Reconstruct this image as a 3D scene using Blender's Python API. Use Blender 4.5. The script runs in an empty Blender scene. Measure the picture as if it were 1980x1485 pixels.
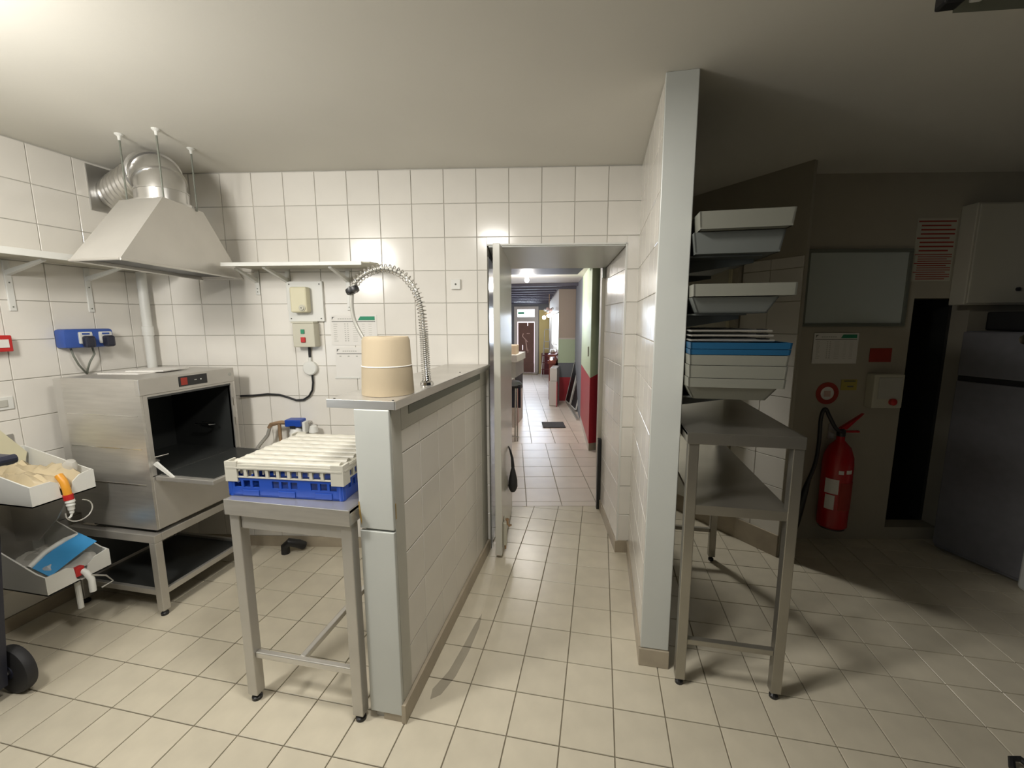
import bpy, bmesh, math, random
from mathutils import Vector, Matrix
random.seed(4)
S = bpy.context.scene
C = S.collection
PI = math.pi

# ---------------------------------------------------------------- camera
CAM_H = 1.558
PITCH, ROLL, YAW, FOC = 8.4347, -0.2241, 11.6338, 15.0766
def cam_axes():
    p, r, y = math.radians(PITCH), math.radians(ROLL), math.radians(YAW)
    F = Vector((-math.sin(y)*math.cos(p), math.cos(y)*math.cos(p), -math.sin(p)))
    R = Vector((math.cos(y), math.sin(y), 0)); U = R.cross(F)
    return R*math.cos(r)+U*math.sin(r), U*math.cos(r)-R*math.sin(r), F
R_, U_, F_ = cam_axes()
cd = bpy.data.cameras.new('camera'); cam = bpy.data.objects.new('camera', cd); C.objects.link(cam)
cd.sensor_width = 36; cd.lens = FOC; cd.clip_start = 0.02; cd.clip_end = 60
cam.matrix_world = Matrix(((R_.x, U_.x, -F_.x, 0), (R_.y, U_.y, -F_.y, 0), (R_.z, U_.z, -F_.z, CAM_H), (0, 0, 0, 1)))
S.camera = cam

# ---------------------------------------------------------------- world, lights, exposure
W = bpy.data.worlds.new('world'); S.world = W; W.use_nodes = True
W.node_tree.nodes['Background'].inputs[0].default_value = (0.75, 0.85, 1, 1)
W.node_tree.nodes['Background'].inputs[1].default_value = 0.012
S.view_settings.view_transform = 'Standard'; S.view_settings.look = 'None'
S.view_settings.gamma = 1; S.view_settings.use_curve_mapping = False
S.view_settings.exposure = 0.12

def area(name, loc, target, sx, sy, power, col):
    l = bpy.data.lights.new(name, 'AREA'); l.shape = 'RECTANGLE'; l.size = sx; l.size_y = sy
    l.energy = power; l.color = col
    o = bpy.data.objects.new(name, l); C.objects.link(o); o.location = loc
    o.rotation_euler = (Vector(target)-Vector(loc)).to_track_quat('-Z', 'Y').to_euler()
    return o
def point(name, loc, power, col, r=.05):
    l = bpy.data.lights.new(name, 'POINT'); l.energy = power; l.color = col; l.shadow_soft_size = r
    o = bpy.data.objects.new(name, l); C.objects.link(o); o.location = loc
    return o
WARM = (1, .965, .905); COOL = (.78, .89, 1)
point('kitchen_tube_light', (-1.85, .45, 2.0), 25, WARM, .14)
area('kitchen_panel_light', (-1.80, .40, 2.25), (-1.75, 2.5, 1.2), .3, .2, 17, WARM)
area('corridor_panel_light', (-.52, 1.0, 2.36), (-.52, 1.2, 0), .25, .35, 21, WARM)
area('window_daylight', (-2.86, -.75, 1.45), (-1.2, .5, 1.2), 1.2, 1.1, 12, COOL)
pl_ = area('passage_light', (.27, 3.62, 1.45), (1.25, 2.75, .1), .16, .16, 2.3, (1, .97, .90)); pl_.data.spread = math.radians(95)
point('hidden_restaurant_fill', (-1.45, 4.5, 1.95), 16, (1, .93, .84), .12)  # added out of sight to brighten the floor past the doorway
point('restaurant_lamp_light', (-1.02, 6.0, 2.03), 40, (1, .95, .88), .05)
area('shop_front_daylight', (-2.1, 12.3, 1.75), (-1.2, 5, .2), .7, .35, 14, COOL)
area('side_window_daylight', (-1.10, 9.8, 1.35), (-2.4, 8.5, 0), 2.2, .8, 34, (.68, .80, 1))
area('restaurant_front_fill_window', (-3.6, 8.6, 1.5), (-.8, 8.0, .8), 3.0, 1.2, 34, (.9, .93, 1))

# ---------------------------------------------------------------- materials
def mat(name, col, rough=.5, metal=0, noise=0, nscale=8, bump=0, bscale=60, vary=0, spec=.5, emit=None, es=0, trans=0, alpha=1, stretch=None):
    m = bpy.data.materials.new(name); m.use_nodes = True
    nt = m.node_tree; N = nt.nodes; L = nt.links; b = N['Principled BSDF']
    c = (*col, 1)
    b.inputs['Base Color'].default_value = c
    b.inputs['Roughness'].default_value = rough; b.inputs['Metallic'].default_value = metal
    b.inputs['Specular IOR Level'].default_value = spec
    if trans: b.inputs['Transmission Weight'].default_value = trans
    if alpha < 1: b.inputs['Alpha'].default_value = alpha
    if emit: b.inputs['Emission Color'].default_value = (*emit, 1); b.inputs['Emission Strength'].default_value = es
    tc = N.new('ShaderNodeTexCoord'); mp = N.new('ShaderNodeMapping'); L.new(tc.outputs['Object'], mp.inputs[0])
    if stretch: mp.inputs['Scale'].default_value = stretch
    if noise or vary:
        mix = N.new('ShaderNodeMix'); mix.data_type = 'RGBA'; mix.blend_type = 'MULTIPLY'
        mix.inputs[0].default_value = 1; mix.inputs[6].default_value = c
        val = None
        if noise:
            no = N.new('ShaderNodeTexNoise'); no.inputs['Scale'].default_value = nscale; no.inputs['Detail'].default_value = 5
            L.new(mp.outputs[0], no.inputs['Vector'])
            mr = N.new('ShaderNodeMapRange'); mr.inputs[1].default_value = .3; mr.inputs[2].default_value = .7
            mr.inputs[3].default_value = 1-noise; mr.inputs[4].default_value = 1
            L.new(no.outputs['Fac'], mr.inputs[0]); val = mr.outputs[0]
        if vary:
            oi = N.new('ShaderNodeObjectInfo'); m2 = N.new('ShaderNodeMapRange')
            m2.inputs[3].default_value = 1-vary; m2.inputs[4].default_value = 1
            L.new(oi.outputs['Random'], m2.inputs[0])
            if val is not None:
                mm = N.new('ShaderNodeMath'); mm.operation = 'MULTIPLY'; L.new(val, mm.inputs[0]); L.new(m2.outputs[0], mm.inputs[1]); val = mm.outputs[0]
            else: val = m2.outputs[0]
        cb = N.new('ShaderNodeCombineColor')
        for i in range(3): L.new(val, cb.inputs[i])
        L.new(cb.outputs[0], mix.inputs[7]); L.new(mix.outputs[2], b.inputs['Base Color'])
    if bump:
        n2 = N.new('ShaderNodeTexNoise'); n2.inputs['Scale'].default_value = bscale; L.new(mp.outputs[0], n2.inputs['Vector'])
        bp = N.new('ShaderNodeBump'); bp.inputs['Strength'].default_value = bump; bp.inputs['Distance'].default_value = .002
        L.new(n2.outputs['Fac'], bp.inputs['Height']); L.new(bp.outputs[0], b.inputs['Normal'])
    return m
M = dict(
 wtile=mat('wall_tile', (.80, .77, .71), .16, vary=.05, noise=.04, nscale=5, bump=.06, bscale=9),
 grout=mat('grout', (.55, .53, .48), .9, noise=.15),
 ftile=mat('floor_tile', (.66, .60, .47), .30, vary=.08, noise=.10, nscale=9, bump=.12, bscale=14),
 fgrout=mat('floor_grout', (.34, .30, .22), .9, noise=.25, nscale=20),
 rtile=mat('restaurant_tile', (.76, .68, .60), .33, vary=.07, noise=.08, nscale=6),
 plinth=mat('plinth_tile', (.42, .36, .27), .35, noise=.15, nscale=12),
 ceil=mat('ceiling_paint', (.68, .66, .60), .8, noise=.04, nscale=2, bump=.1, bscale=80),
 paint=mat('wall_paint', (.40, .37, .30), .6, noise=.05, nscale=3, bump=.08, bscale=60),
 clad=mat('white_panel', (.55, .565, .53), .3, noise=.04, nscale=4),
 plaster=mat('edge_plaster', (.52, .51, .45), .45, noise=.08, nscale=8),
 steel=mat('stainless', (.66, .64, .60), .32, .8, noise=.12, nscale=6, stretch=(1, 1, 12)),
 steel3=mat('shaded_stainless', (.42, .40, .35), .30, .85, noise=.12, nscale=6),  # same stainless, colour darkened to carry the shade on the right side
 steel2=mat('satin_steel', (.55, .53, .49), .38, .65, noise=.12, nscale=5),
 hood=mat('hood_steel', (.64, .62, .58), .42, .6, noise=.10, nscale=4),
 galv=mat('galvanised_duct', (.66, .65, .63), .28, .95, noise=.12, nscale=9),
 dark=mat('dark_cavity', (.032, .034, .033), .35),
 black=mat('black_plastic', (.014, .014, .015), .4),
 rubber=mat('rubber', (.02, .02, .022), .6),
 navy=mat('navy_bin', (.018, .02, .035), .38),
 white=mat('white_plastic', (.72, .72, .68), .4, noise=.03),
 cream=mat('cream_plastic', (.66, .62, .44), .4),
 beige=mat('beige_plastic', (.55, .53, .43), .45),
 rackw=mat('rack_white', (.52, .50, .43), .38, noise=.06, nscale=15),
 blue=mat('rack_blue', (.012, .06, .36), .35),
 blued=mat('dispenser_blue', (.035, .09, .36), .38),
 bluel=mat('label_blue', (.05, .30, .62), .35),
 paper=mat('paper', (.74, .72, .68), .7), 
 card=mat('kraft_roll', (.42, .345, .235), .85, noise=.10, nscale=3, stretch=(1, 1, .3), bump=.15, bscale=120),
 ink=mat('ink', (.12, .12, .11), .8), inkl=mat('faint_ink', (.42, .42, .38), .8), green=mat('print_green', (.03, .26, .14), .7),
 red=mat('red_plastic', (.50, .02, .02), .4), redp=mat('red_print', (.33, .035, .02), .7),
 extred=mat('extinguisher_red', (.42, .008, .008), .25),
 yellow=mat('yellow_print', (.42, .35, .08), .7), orange=mat('orange_tube', (.75, .33, .03), .4),
 brass=mat('brass', (.45, .30, .18), .35, .6),
 chrome=mat('chrome', (.75, .74, .72), .15, 1),
 hosec=mat('grey_hose', (.40, .39, .35), .4, .3),
 bag=mat('clear_film', (.70, .68, .62), .18, alpha=.55), bagc=mat('cream_bag', (.66, .55, .36), .22, noise=.12, nscale=9, alpha=.9),
 surface_mark=mat('rust_stain', (.50, .33, .10), .7, noise=.3, nscale=30),
 tray=mat('grey_tray', (.21, .21, .175), .4), trayd=mat('dark_tray', (.13, .14, .13), .5), trayb=mat('blue_tray', (.012, .08, .17), .4),
 board=mat('whiteboard', (.48, .52, .49), .25), frame=mat('board_frame', (.16, .17, .14), .4),
 fridge=mat('dark_fridge', (.20, .20, .22), .35, .3, noise=.1, nscale=20),
 doorw=mat('door_white', (.62, .61, .55), .22), 
 dkdoor=mat('dark_reveal', (.16, .16, .14), .18),
 cabinet=mat('cabinet_white', (.50, .48, .40), .5),
 pgreen=mat('pale_green_paint', (.50, .60, .42), .45), pred=mat('red_paint', (.42, .03, .045), .4), pgrey=mat('grey_paint', (.17, .18, .20), .5),
 pbeige=mat('beige_paint', (.46, .38, .31), .6), pyellow=mat('yellow_paint', (.72, .60, .26), .6), pwhite=mat('cream_wall', (.62, .58, .54), .6),
 beam=mat('dark_beam', (.06, .055, .085), .55), wood=mat('brown_board', (.20, .10, .075), .6, noise=.2, nscale=5),
 woodr=mat('red_wood', (.22, .05, .03), .45), maroon=mat('maroon_box', (.13, .015, .02), .5), cardb=mat('cardboard', (.55, .42, .30), .8),
 daylight=mat('daylight_pane', (1, 1, 1), .3, emit=(.86, .93, 1), es=3.2), dark_strip=mat('floor_dark_strip', (.12, .10, .075), .5, noise=.3, nscale=30, alpha=.26), tape=mat('tape', (.62, .42, .36), .6),
 gap=mat('light_gap', (1, 1, 1), .3, emit=(1, .9, 1), es=1.6),
 lamp=mat('lamp_glow', (1, 1, 1), .3, emit=(1, .97, .92), es=40), lampw=mat('sconce_glow', (1, 1, 1), .3, emit=(1, .86, .62), es=6),
 mat_=mat('door_mat', (.06, .06, .065), .9), reddot=mat('red_led', (.8, .02, .01), .4, emit=(1, .05, .02), es=.6),
)

# ---------------------------------------------------------------- mesh helpers
I4 = Matrix.Identity(4)
class MB:
    def __init__(s, T=None): s.bm = bmesh.new(); s.T = T or I4
    def poly(s, pts):
        vs = [s.bm.verts.new(s.T @ Vector(p)) for p in pts]
        return s.bm.faces.new(vs)
    def hexa(s, p):  # 8 points: bottom 4 ccw, top 4 ccw
        v = [s.bm.verts.new(s.T @ Vector(q)) for q in p]
        for f in ((3, 2, 1, 0), (4, 5, 6, 7), (0, 1, 5, 4), (1, 2, 6, 5), (2, 3, 7, 6), (3, 0, 4, 7)):
            s.bm.faces.new([v[i] for i in f])
        return s
    def box(s, x0, x1, y0, y1, z0, z1, bev=0):
        b = bmesh.new() if bev else s.bm
        x0, x1 = min(x0, x1), max(x0, x1); y0, y1 = min(y0, y1), max(y0, y1); z0, z1 = min(z0, z1), max(z0, z1)
        P = [(x0, y0, z0), (x1, y0, z0), (x1, y1, z0), (x0, y1, z0), (x0, y0, z1), (x1, y0, z1), (x1, y1, z1), (x0, y1, z1)]
        if not bev: return s.hexa(P)
        v = [b.verts.new(Vector(q)) for q in P]
        for f in ((3, 2, 1, 0), (4, 5, 6, 7), (0, 1, 5, 4), (1, 2, 6, 5), (2, 3, 7, 6), (3, 0, 4, 7)): b.faces.new([v[i] for i in f])
        bmesh.ops.bevel(b, geom=list(b.edges), offset=bev, segments=2, affect='EDGES', profile=.5)
        mp = {}
        for q in b.verts: mp[q] = s.bm.verts.new(s.T @ q.co)
        for f in b.faces: s.bm.faces.new([mp[q] for q in f.verts])
        b.free(); return s
    def prism(s, pts, a, b, axis='z'):  # polygon in the plane normal to axis, extruded a..b
        def q(p, t):
            return {'z': (p[0], p[1], t), 'y': (p[0], t, p[1]), 'x': (t, p[0], p[1])}[axis]
        v0 = [s.bm.verts.new(s.T @ Vector(q(p, a))) for p in pts]; v1 = [s.bm.verts.new(s.T @ Vector(q(p, b))) for p in pts]
        s.bm.faces.new(v0[::-1]); s.bm.faces.new(v1); n = len(pts)
        for i in range(n): s.bm.faces.new([v0[i], v0[(i+1) % n], v1[(i+1) % n], v1[i]])
        return s
    def tube(s, path, r, n=10, caps=True, rfun=None):
        P = [Vector(p) for p in path]; rings = []
        up = None
        for i, p in enumerate(P):
            d = (P[min(i+1, len(P)-1)]-P[max(i-1, 0)]).normalized()
            if up is None: up = d.orthogonal().normalized()
            a = (up-d*up.dot(d)).normalized(); b = d.cross(a); up = a
            rr = rfun(i/(len(P)-1)) if rfun else r
            rings.append([s.bm.verts.new(s.T @ (p+(a*math.cos(2*PI*k/n)+b*math.sin(2*PI*k/n))*rr)) for k in range(n)])
        for A, B in zip(rings, rings[1:]):
            for k in range(n): s.bm.faces.new([A[k], A[(k+1) % n], B[(k+1) % n], B[k]])
        if caps: s.bm.faces.new(rings[0][::-1]); s.bm.faces.new(rings[-1])
        return s
    def cyl(s, a, b, r, n=16, r2=None):
        a, b = Vector(a), Vector(b)
        return s.tube([a, b], r, n, rfun=None if r2 is None else (lambda t: r+(r2-r)*t))
    def lathe(s, prof, c=(0, 0, 0), n=24, ax=None):  # prof [(r,z)]; axis z through c (or frame ax)
        T = ax or Matrix.Translation(Vector(c)); rings = []
        for r, z in prof:
            rings.append([s.bm.verts.new(s.T @ (T @ Vector((r*math.cos(2*PI*k/n), r*math.sin(2*PI*k/n), z)))) for k in range(n)])
        for A, B in zip(rings, rings[1:]):
            for k in range(n): s.bm.faces.new([A[k], A[(k+1) % n], B[(k+1) % n], B[k]])
        if prof[0][0] > 1e-5: s.bm.faces.new(rings[0][::-1])
        if prof[-1][0] > 1e-5: s.bm.faces.new(rings[-1])
        return s
    def ring(s, c, nrm, r0, r1, h, n=28):
        q = Vector(nrm).to_track_quat('Z', 'Y').to_matrix().to_4x4(); T = Matrix.Translation(Vector(c)) @ q
        V = []
        for k in range(n):
            a = 2*PI*k/n
            V.append([s.bm.verts.new(s.T @ (T @ Vector((r*math.cos(a), r*math.sin(a), z)))) for r, z in ((r0, 0), (r1, 0), (r1, h), (r0, h))])
        for k in range(n):
            A, B = V[k], V[(k+1) % n]
            for j in range(4): s.bm.faces.new([A[j], A[(j+1) % 4], B[(j+1) % 4], B[j]])
        return s
    def build(s, name, m, parent=None, smooth=False, loc=None, label=None):
        bmesh.ops.remove_doubles(s.bm, verts=s.bm.verts, dist=1e-6)
        bmesh.ops.recalc_face_normals(s.bm, faces=s.bm.faces)
        base = Vector(loc) if loc is not None else (Vector(parent['_b']) if parent is not None else Vector((0, 0, 0)))
        for v in s.bm.verts: v.co -= base
        me = bpy.data.meshes.new(name); s.bm.to_mesh(me); s.bm.free()
        me.materials.append(M[m] if isinstance(m, str) else m)
        if smooth:
            for p in me.polygons: p.use_smooth = True
            try: me.set_sharp_from_angle(angle=math.radians(40))
            except Exception: pass
        o = bpy.data.objects.new(name, me); C.objects.link(o)
        if parent is not None: o.parent = parent
        else: o.location = base
        o['_b'] = list(base)
        if label: o['label'] = label
        return o
def tag(o, label, cat=None, group=None, kind=None):
    o['label'] = label
    if cat: o['category'] = cat
    if group: o['group'] = group
    if kind: o['kind'] = kind
    return o
def thing(name, loc, label, cat, group=None):
    o = bpy.data.objects.new(name, None); C.objects.link(o); o.location = loc; o.empty_display_size = .05
    o['_b'] = list(loc); return tag(o, label, cat, group)
def struct(o, label, cat): return tag(o, label, cat, kind='structure')
def frame(o, x, y=None, z=(0, 0, 1)):
    x = Vector(x).normalized(); z = Vector(z).normalized(); y = z.cross(x)
    return Matrix(((x.x, y.x, z.x, o[0]), (x.y, y.y, z.y, o[1]), (x.z, y.z, z.z, o[2]), (0, 0, 0, 1)))

BA = 0.160488; BY = 2.78283; H = 2.472; XL = -2.915
WB = frame((0, BY, 0), (math.cos(BA), math.sin(BA), 0))       # back wall: x along, y into the wall, z up
RW = frame((-.95, 5.22, 0), (math.cos(.20246), math.sin(.20246), 0))
EW = frame((1.435, 3.242, 0), (1, .184, 0))                    # extinguisher wall
dA, dB = Vector((.600, 3.655, 0)), Vector((1.185, 2.945, 0))
DW = frame(dA, dB-dA)                                          # diagonal tiled wall
LW = frame((XL, 0, 0), (0, 1, 0))                              # left wall: x along +Y, y into the wall (-X)
HR = frame((-.721, 0, 0), (0, 1, 0))                           # half wall, right face: x along +Y, y into wall
PL = frame((.222, 0, 0), (0, -1, 0))                           # partition left face: x along -Y, y into wall (+X)

def proj(p):
    d = Vector(p)-Vector((0, 0, CAM_H)); z = d.dot(F_)
    if z < .05: return None
    f = FOC/36*1980
    return (990+f*d.dot(R_)/z, 742.5-f*d.dot(U_)/z, z)

def clip(poly, a, b, c):  # keep a*x+b*y<=c
    out = []
    for i, p in enumerate(poly):
        q = poly[(i+1) % len(poly)]; dp = a*p[0]+b*p[1]-c; dq = a*q[0]+b*q[1]-c
        if dp <= 0: out.append(p)
        if (dp < 0 < dq) or (dq < 0 < dp):
            t = dp/(dp-dq); out.append((p[0]+(q[0]-p[0])*t, p[1]+(q[1]-p[1])*t))
    return out
def parea(p): return abs(sum(p[i][0]*p[(i+1) % len(p)][1]-p[(i+1) % len(p)][0]*p[i][1] for i in range(len(p))))/2
_tm = {}
def tile_mesh(pts, th, m, key=None):
    if key and key in _tm: return _tm[key]
    bm = bmesh.new(); n = len(pts); cx = sum(p[0] for p in pts)/n; cy = sum(p[1] for p in pts)/n; e = .0015
    lo = [bm.verts.new((p[0], p[1], 0)) for p in pts]
    mi = [bm.verts.new((p[0], p[1], th-e)) for p in pts]
    hi = []
    for p in pts:
        dx, dy = cx-p[0], cy-p[1]; L = math.hypot(dx, dy) or 1
        hi.append(bm.verts.new((p[0]+dx/L*e*1.4, p[1]+dy/L*e*1.4, th)))
    bm.faces.new(hi)
    for i in range(n):
        j = (i+1) % n; bm.faces.new([lo[i], lo[j], mi[j], mi[i]]); bm.faces.new([mi[i], mi[j], hi[j], hi[i]])
    bmesh.ops.recalc_face_normals(bm, faces=bm.faces)
    if hi[0].link_faces and max(bm.faces, key=lambda f: len(f.verts) and f.calc_area()).normal.z < 0:
        bmesh.ops.reverse_faces(bm, faces=bm.faces)
    me = bpy.data.meshes.new('tile'); bm.to_mesh(me); bm.free(); me.materials.append(M[m])
    if key: _tm[key] = me
    return me
def tiles(parent, T, area_, pitch, ph, m, holes=(), gap=.004, th=.005, halfplanes=(), nmax=290, minpx=9):
    """T: frame whose local x,y span the surface and z points out of it."""
    u0, u1, v0, v1 = area_; L = []
    i0 = math.floor((u0-ph[0])/pitch); i1 = math.ceil((u1-ph[0])/pitch); j0 = math.floor((v0-ph[1])/pitch); j1 = math.ceil((v1-ph[1])/pitch)
    for i in range(i0, i1):
        for j in range(j0, j1):
            a0, a1 = ph[0]+i*pitch+gap/2, ph[0]+(i+1)*pitch-gap/2; b0, b1 = ph[1]+j*pitch+gap/2, ph[1]+(j+1)*pitch-gap/2
            full = (a0, b0, a1, b1)
            rects = [(max(a0, u0), max(b0, v0), min(a1, u1), min(b1, v1))]
            for h in holes:
                nr = []
                for r in rects:
                    if r[2] <= h[0] or r[0] >= h[1] or r[3] <= h[2] or r[1] >= h[3]: nr.append(r); continue
                    if r[0] < h[0]: nr.append((r[0], r[1], h[0], r[3]))
                    if r[2] > h[1]: nr.append((h[1], r[1], r[2], r[3]))
                    x0, x1 = max(r[0], h[0]), min(r[2], h[1])
                    if r[1] < h[2]: nr.append((x0, r[1], x1, h[2]))
                    if r[3] > h[3]: nr.append((x0, h[3], x1, r[3]))
                rects = nr
            for r in rects:
                if r[2]-r[0] < .008 or r[3]-r[1] < .008: continue
                p = [(r[0], r[1]), (r[2], r[1]), (r[2], r[3]), (r[0], r[3])]
                for hp in halfplanes:
                    p = clip(p, *hp)
                    if len(p) < 3: break
                if len(p) < 3 or parea(p) < 1e-4: continue
                whole = abs(parea(p)-(pitch-gap)**2) < 1e-7
                cx = sum(q[0] for q in p)/len(p); cy = sum(q[1] for q in p)/len(p)
                P = proj(T @ Vector((cx, cy, 0)))
                ok = P is not None and -80 < P[0] < 2060 and -80 < P[1] < 1565
                size = 0
                if ok:
                    Q = [proj(T @ Vector((*q, 0))) for q in p]
                    if all(Q): size = min(max(q[0] for q in Q)-min(q[0] for q in Q), max(q[1] for q in Q)-min(q[1] for q in Q))
                L.append((-(size if ok else -1), p, whole, cx, cy))
    L.sort(key=lambda t: t[0]); bulk = []
    base = Vector(parent['_b']); cnt = 0
    inv = Matrix.Translation(-base)
    for s_, p, whole, cx, cy in L:
        if cnt < nmax and -s_ >= minpx:
            q = [(x-cx, y-cy) for x, y in p]
            me = tile_mesh(q, th, m, (m, pitch, th) if whole else None)
            o = bpy.data.objects.new('tile', me); C.objects.link(o); o.parent = parent
            o.matrix_local = inv @ T @ Matrix.Translation((cx, cy, 0)) @ Matrix.Rotation(random.uniform(-.0015, .0015), 4, 'X') @ Matrix.Rotation(random.uniform(-.0015, .0015), 4, 'Y')
            cnt += 1
        else: bulk.append(p)
    if bulk:
        b = MB(T)
        for p in bulk:
            v = [b.bm.verts.new(T @ Vector((x, y, th))) for x, y in p]; w = [b.bm.verts.new(T @ Vector((x, y, 0))) for x, y in p]; n = len(p)
            b.bm.faces.new(v)
            for i in range(n): b.bm.faces.new([w[i], w[(i+1) % n], v[(i+1) % n], v[i]])
        o = b.build('tile', m, parent); o['kind'] = 'stuff'
def surf(T):  # wall frame (x along, y into wall, z up) -> surface frame (x along, y up, z out)
    return T @ Matrix(((1, 0, 0, 0), (0, 0, -1, 0), (0, 1, 0, 0), (0, 0, 0, 1)))

# ================================================================ SETTING
# threshold half plane: RW local y <= -1.866
e1 = Vector((math.cos(.20246), math.sin(.20246))); e2 = Vector((-e1.y, e1.x)); o2 = Vector((-.95, 5.22))
thr = e2.dot(o2)-1.866
fl = MB().box(-3.05, 4.2, -2.4, 3.30, -.08, -.006)
fl.prism([(-1.0, 3.30), (-1.0, (thr+e2.x*-(-1.0))/e2.y), (.02, (thr-e2.x*.02)/e2.y), (.02, 4.6), (3.6, 4.6), (3.6, 3.30)], -.08, -.006)
fl = struct(fl.build('floor', 'fgrout'), 'cream square-tiled kitchen floor with grey-brown joints', 'floor')
tiles(fl, Matrix.Translation((0, 0, -.0048)), (-2.93, 4.1, .25, 4.4), .2006, (-.5118, 2.3815-.2006*10), 'ftile', th=.0050, gap=.0042, halfplanes=[(e2.x, e2.y, thr)] , nmax=290, minpx=9)
MB().prism([(-.655, 1.47), (-.62, 1.50), (-.59, 1.60), (-.575, 1.75), (-.572, 1.92), (-.585, 2.02), (-.60, 1.93), (-.612, 1.78), (-.63, 1.62), (-.665, 1.52)], .0, .0008).build('surface_mark', 'dark_strip', fl, label='dark strip on the tiles beside the half wall')  # thin translucent dark strip laid over the tiles
# restaurant floor (rotated tile grid)
f2 = struct(MB(RW).box(-3.4, 2.6, -1.862, 9.2, -.08, -.006).build('floor', 'fgrout'), 'pale beige tiled restaurant floor beyond the kitchen doorway', 'floor')
tiles(f2, Matrix.Translation((0, 0, -.0048)) @ RW, (-3.3, 2.5, -1.86, 0), .3, (0, -1.770), 'rtile', th=.005, gap=.006, nmax=60, minpx=7)
tiles(f2, Matrix.Translation((0, 0, -.0048)) @ RW, (-3.3, 2.5, .003, 9.1), .3, (.13, .02), 'rtile', th=.005, gap=.005, nmax=180, minpx=7)

ce = struct(MB().box(-3.05, 4.2, -2.4, 4.6, H, H+.1).build('ceiling', 'ceil'), 'off-white painted kitchen ceiling', 'ceiling')
# left wall
wl = struct(MB().box(XL-.12, XL, -2.4, 2.75, 0, H).build('wall_left', 'grout'), 'white-tiled left kitchen wall behind the dishwasher', 'wall')
tiles(wl, surf(LW), (-.6, 2.306, .075, H), .2, (0, .068), 'wtile', gap=.004)
MB(LW).box(-.6, 2.30, -.012, 0, 0, .073).build('skirting', 'plinth', wl)
# back wall: left part, lintel, right part (thick)
ul, ur, ZT = -.712, .1445, 2.020
wb = MB(WB)
wb.prism([(-3.10, 0), (ul, 0), (ul, .70), (-3.10, .14)], 0, H)
wb.hexa([(ul, 0, ZT), (ur, 0, ZT), (ur, .70, 1.962), (ul, .70, 1.962), (ul, 0, H), (ur, 0, H), (ur, .70, H), (ul, .70, H)])
wb.prism([(ur, 0), (.462, 0), (.462, .36), (.24, .50), (ur+.06, .70), (ur, .70)], 0, H)
wb = struct(wb.build('wall_back', 'grout'), 'white-tiled thick back wall with the doorway to the restaurant', 'wall')
tiles(wb, surf(WB), (-2.955, .46, .075, H), .20, (-1.977+.0015, .068), 'wtile', holes=[(ul-.002, ur+.002, -.1, ZT+.002)], gap=.004, nmax=250)
MB(WB).box(-2.95, ul, -.012, 0, 0, .073).box(ur, .24, -.012, 0, 0, .085).build('skirting', 'plinth', wb)
RV = WB @ Matrix.Translation((ur, 0, 0)) @ Matrix.Rotation(PI/2, 4, 'Z')     # right reveal: x along +depth, y towards -u
RVs = RV @ Matrix(((1, 0, 0, 0), (0, 0, 1, 0), (0, 1, 0, 0), (0, 0, 0, 1)))
tiles(wb, RVs, (.004, .695, .085, 1.955), .20, (.04, .068), 'wtile', gap=.004, nmax=60, minpx=6)
MB(WB).box(ur-.014, ur, -.012, .69, 0, .083).build('skirting', 'plinth', wb)
MB(WB).box(ur-.006, ur+.006, -.008, .002, .08, ZT+.004).box(ul, ur+.006, -.008, .002, ZT-.004, ZT+.006).build('edge_trim', 'white', wb)
MB(WB).hexa([(ul+.008, .003, ZT-.012), (ur-.008, .003, ZT-.012), (ur-.008, .69, 1.956), (ul+.008, .69, 1.956), (ul+.008, .003, ZT-.004), (ur-.008, .003, ZT-.004), (ur-.008, .69, 1.962), (ul+.008, .69, 1.962)]).build('soffit_panel', 'clad', wb, label='smooth painted soffit of the doorway')
MB(WB).box(ul-.001, ul+.006, .01, .68, 0, 1.95).build('reveal_panel', 'dkdoor', wb, label='dark glossy lining of the left reveal')
MB(WB).box(ur-.035, ur-.01, .66, .70, .0, .60).build('reveal_guard', 'black', wb, label='black guard strip at the far end of the reveal')
MB(WB).box(ur-.035, ur-.012, .66, .69, 1.88, 1.955).build('hinge', 'frame', wb)
# partition
pt = struct(MB().box(.222, .330, 1.842, 2.838, 0, H).build('wall_partition', 'grout'), 'floor-to-ceiling partition with a smooth grey-white end and tiled left face', 'wall')
tiles(pt, surf(PL), (-2.83, -1.875, .085, H), .2, (0, .068), 'wtile', nmax=80, minpx=6)
MB().box(.214, .334, 1.832, 1.8415, .088, H, .003).build('end_panel', 'clad', pt)
MB().box(.216, .222, 1.842, 1.873, .088, H).build('edge_trim', 'plaster', pt)
MB().box(.3305, .336, 1.842, 2.83, .0, H).build('side_panel', 'paint', pt)
MB().box(.207, .338, 1.826, 1.8415, 0, .085, .003).box(.207, .2215, 1.842, 2.83, 0, .085).build('skirting', 'plinth', pt)
# half wall
hw = struct(MB().box(-.836, -.722, 1.362, 2.665, 0, 1.25).build('wall_half', 'grout'), 'chest-high tiled half wall beside the corridor', 'wall')
HRs = Matrix(((0, 0, 1, -.722), (1, 0, 0, 0), (0, 1, 0, 0), (0, 0, 0, 1)))
tiles(hw, HRs, (1.435, 2.52, .085, 1.155), .2, (0, .068), 'wtile', nmax=60, minpx=6)
MB().box(-.722, -.7155, 1.3615, 1.434, .085, 1.249).box(-.722, -.7155, 1.436, 2.64, 1.157, 1.249).box(-.722, -.7155, 2.522, 2.64, .085, 1.155).build('plaster_band', 'plaster', hw)
MB().box(-.852, -.7165, 1.346, 1.3615, .802, 1.249, .003).build('end_panel', 'clad', hw, label='upper smooth panel of the wall end')
MB().box(-.852, -.7165, 1.345, 1.3615, .035, .794, .003).build('end_panel', 'clad', hw, label='lower smooth panel of the wall end')
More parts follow.
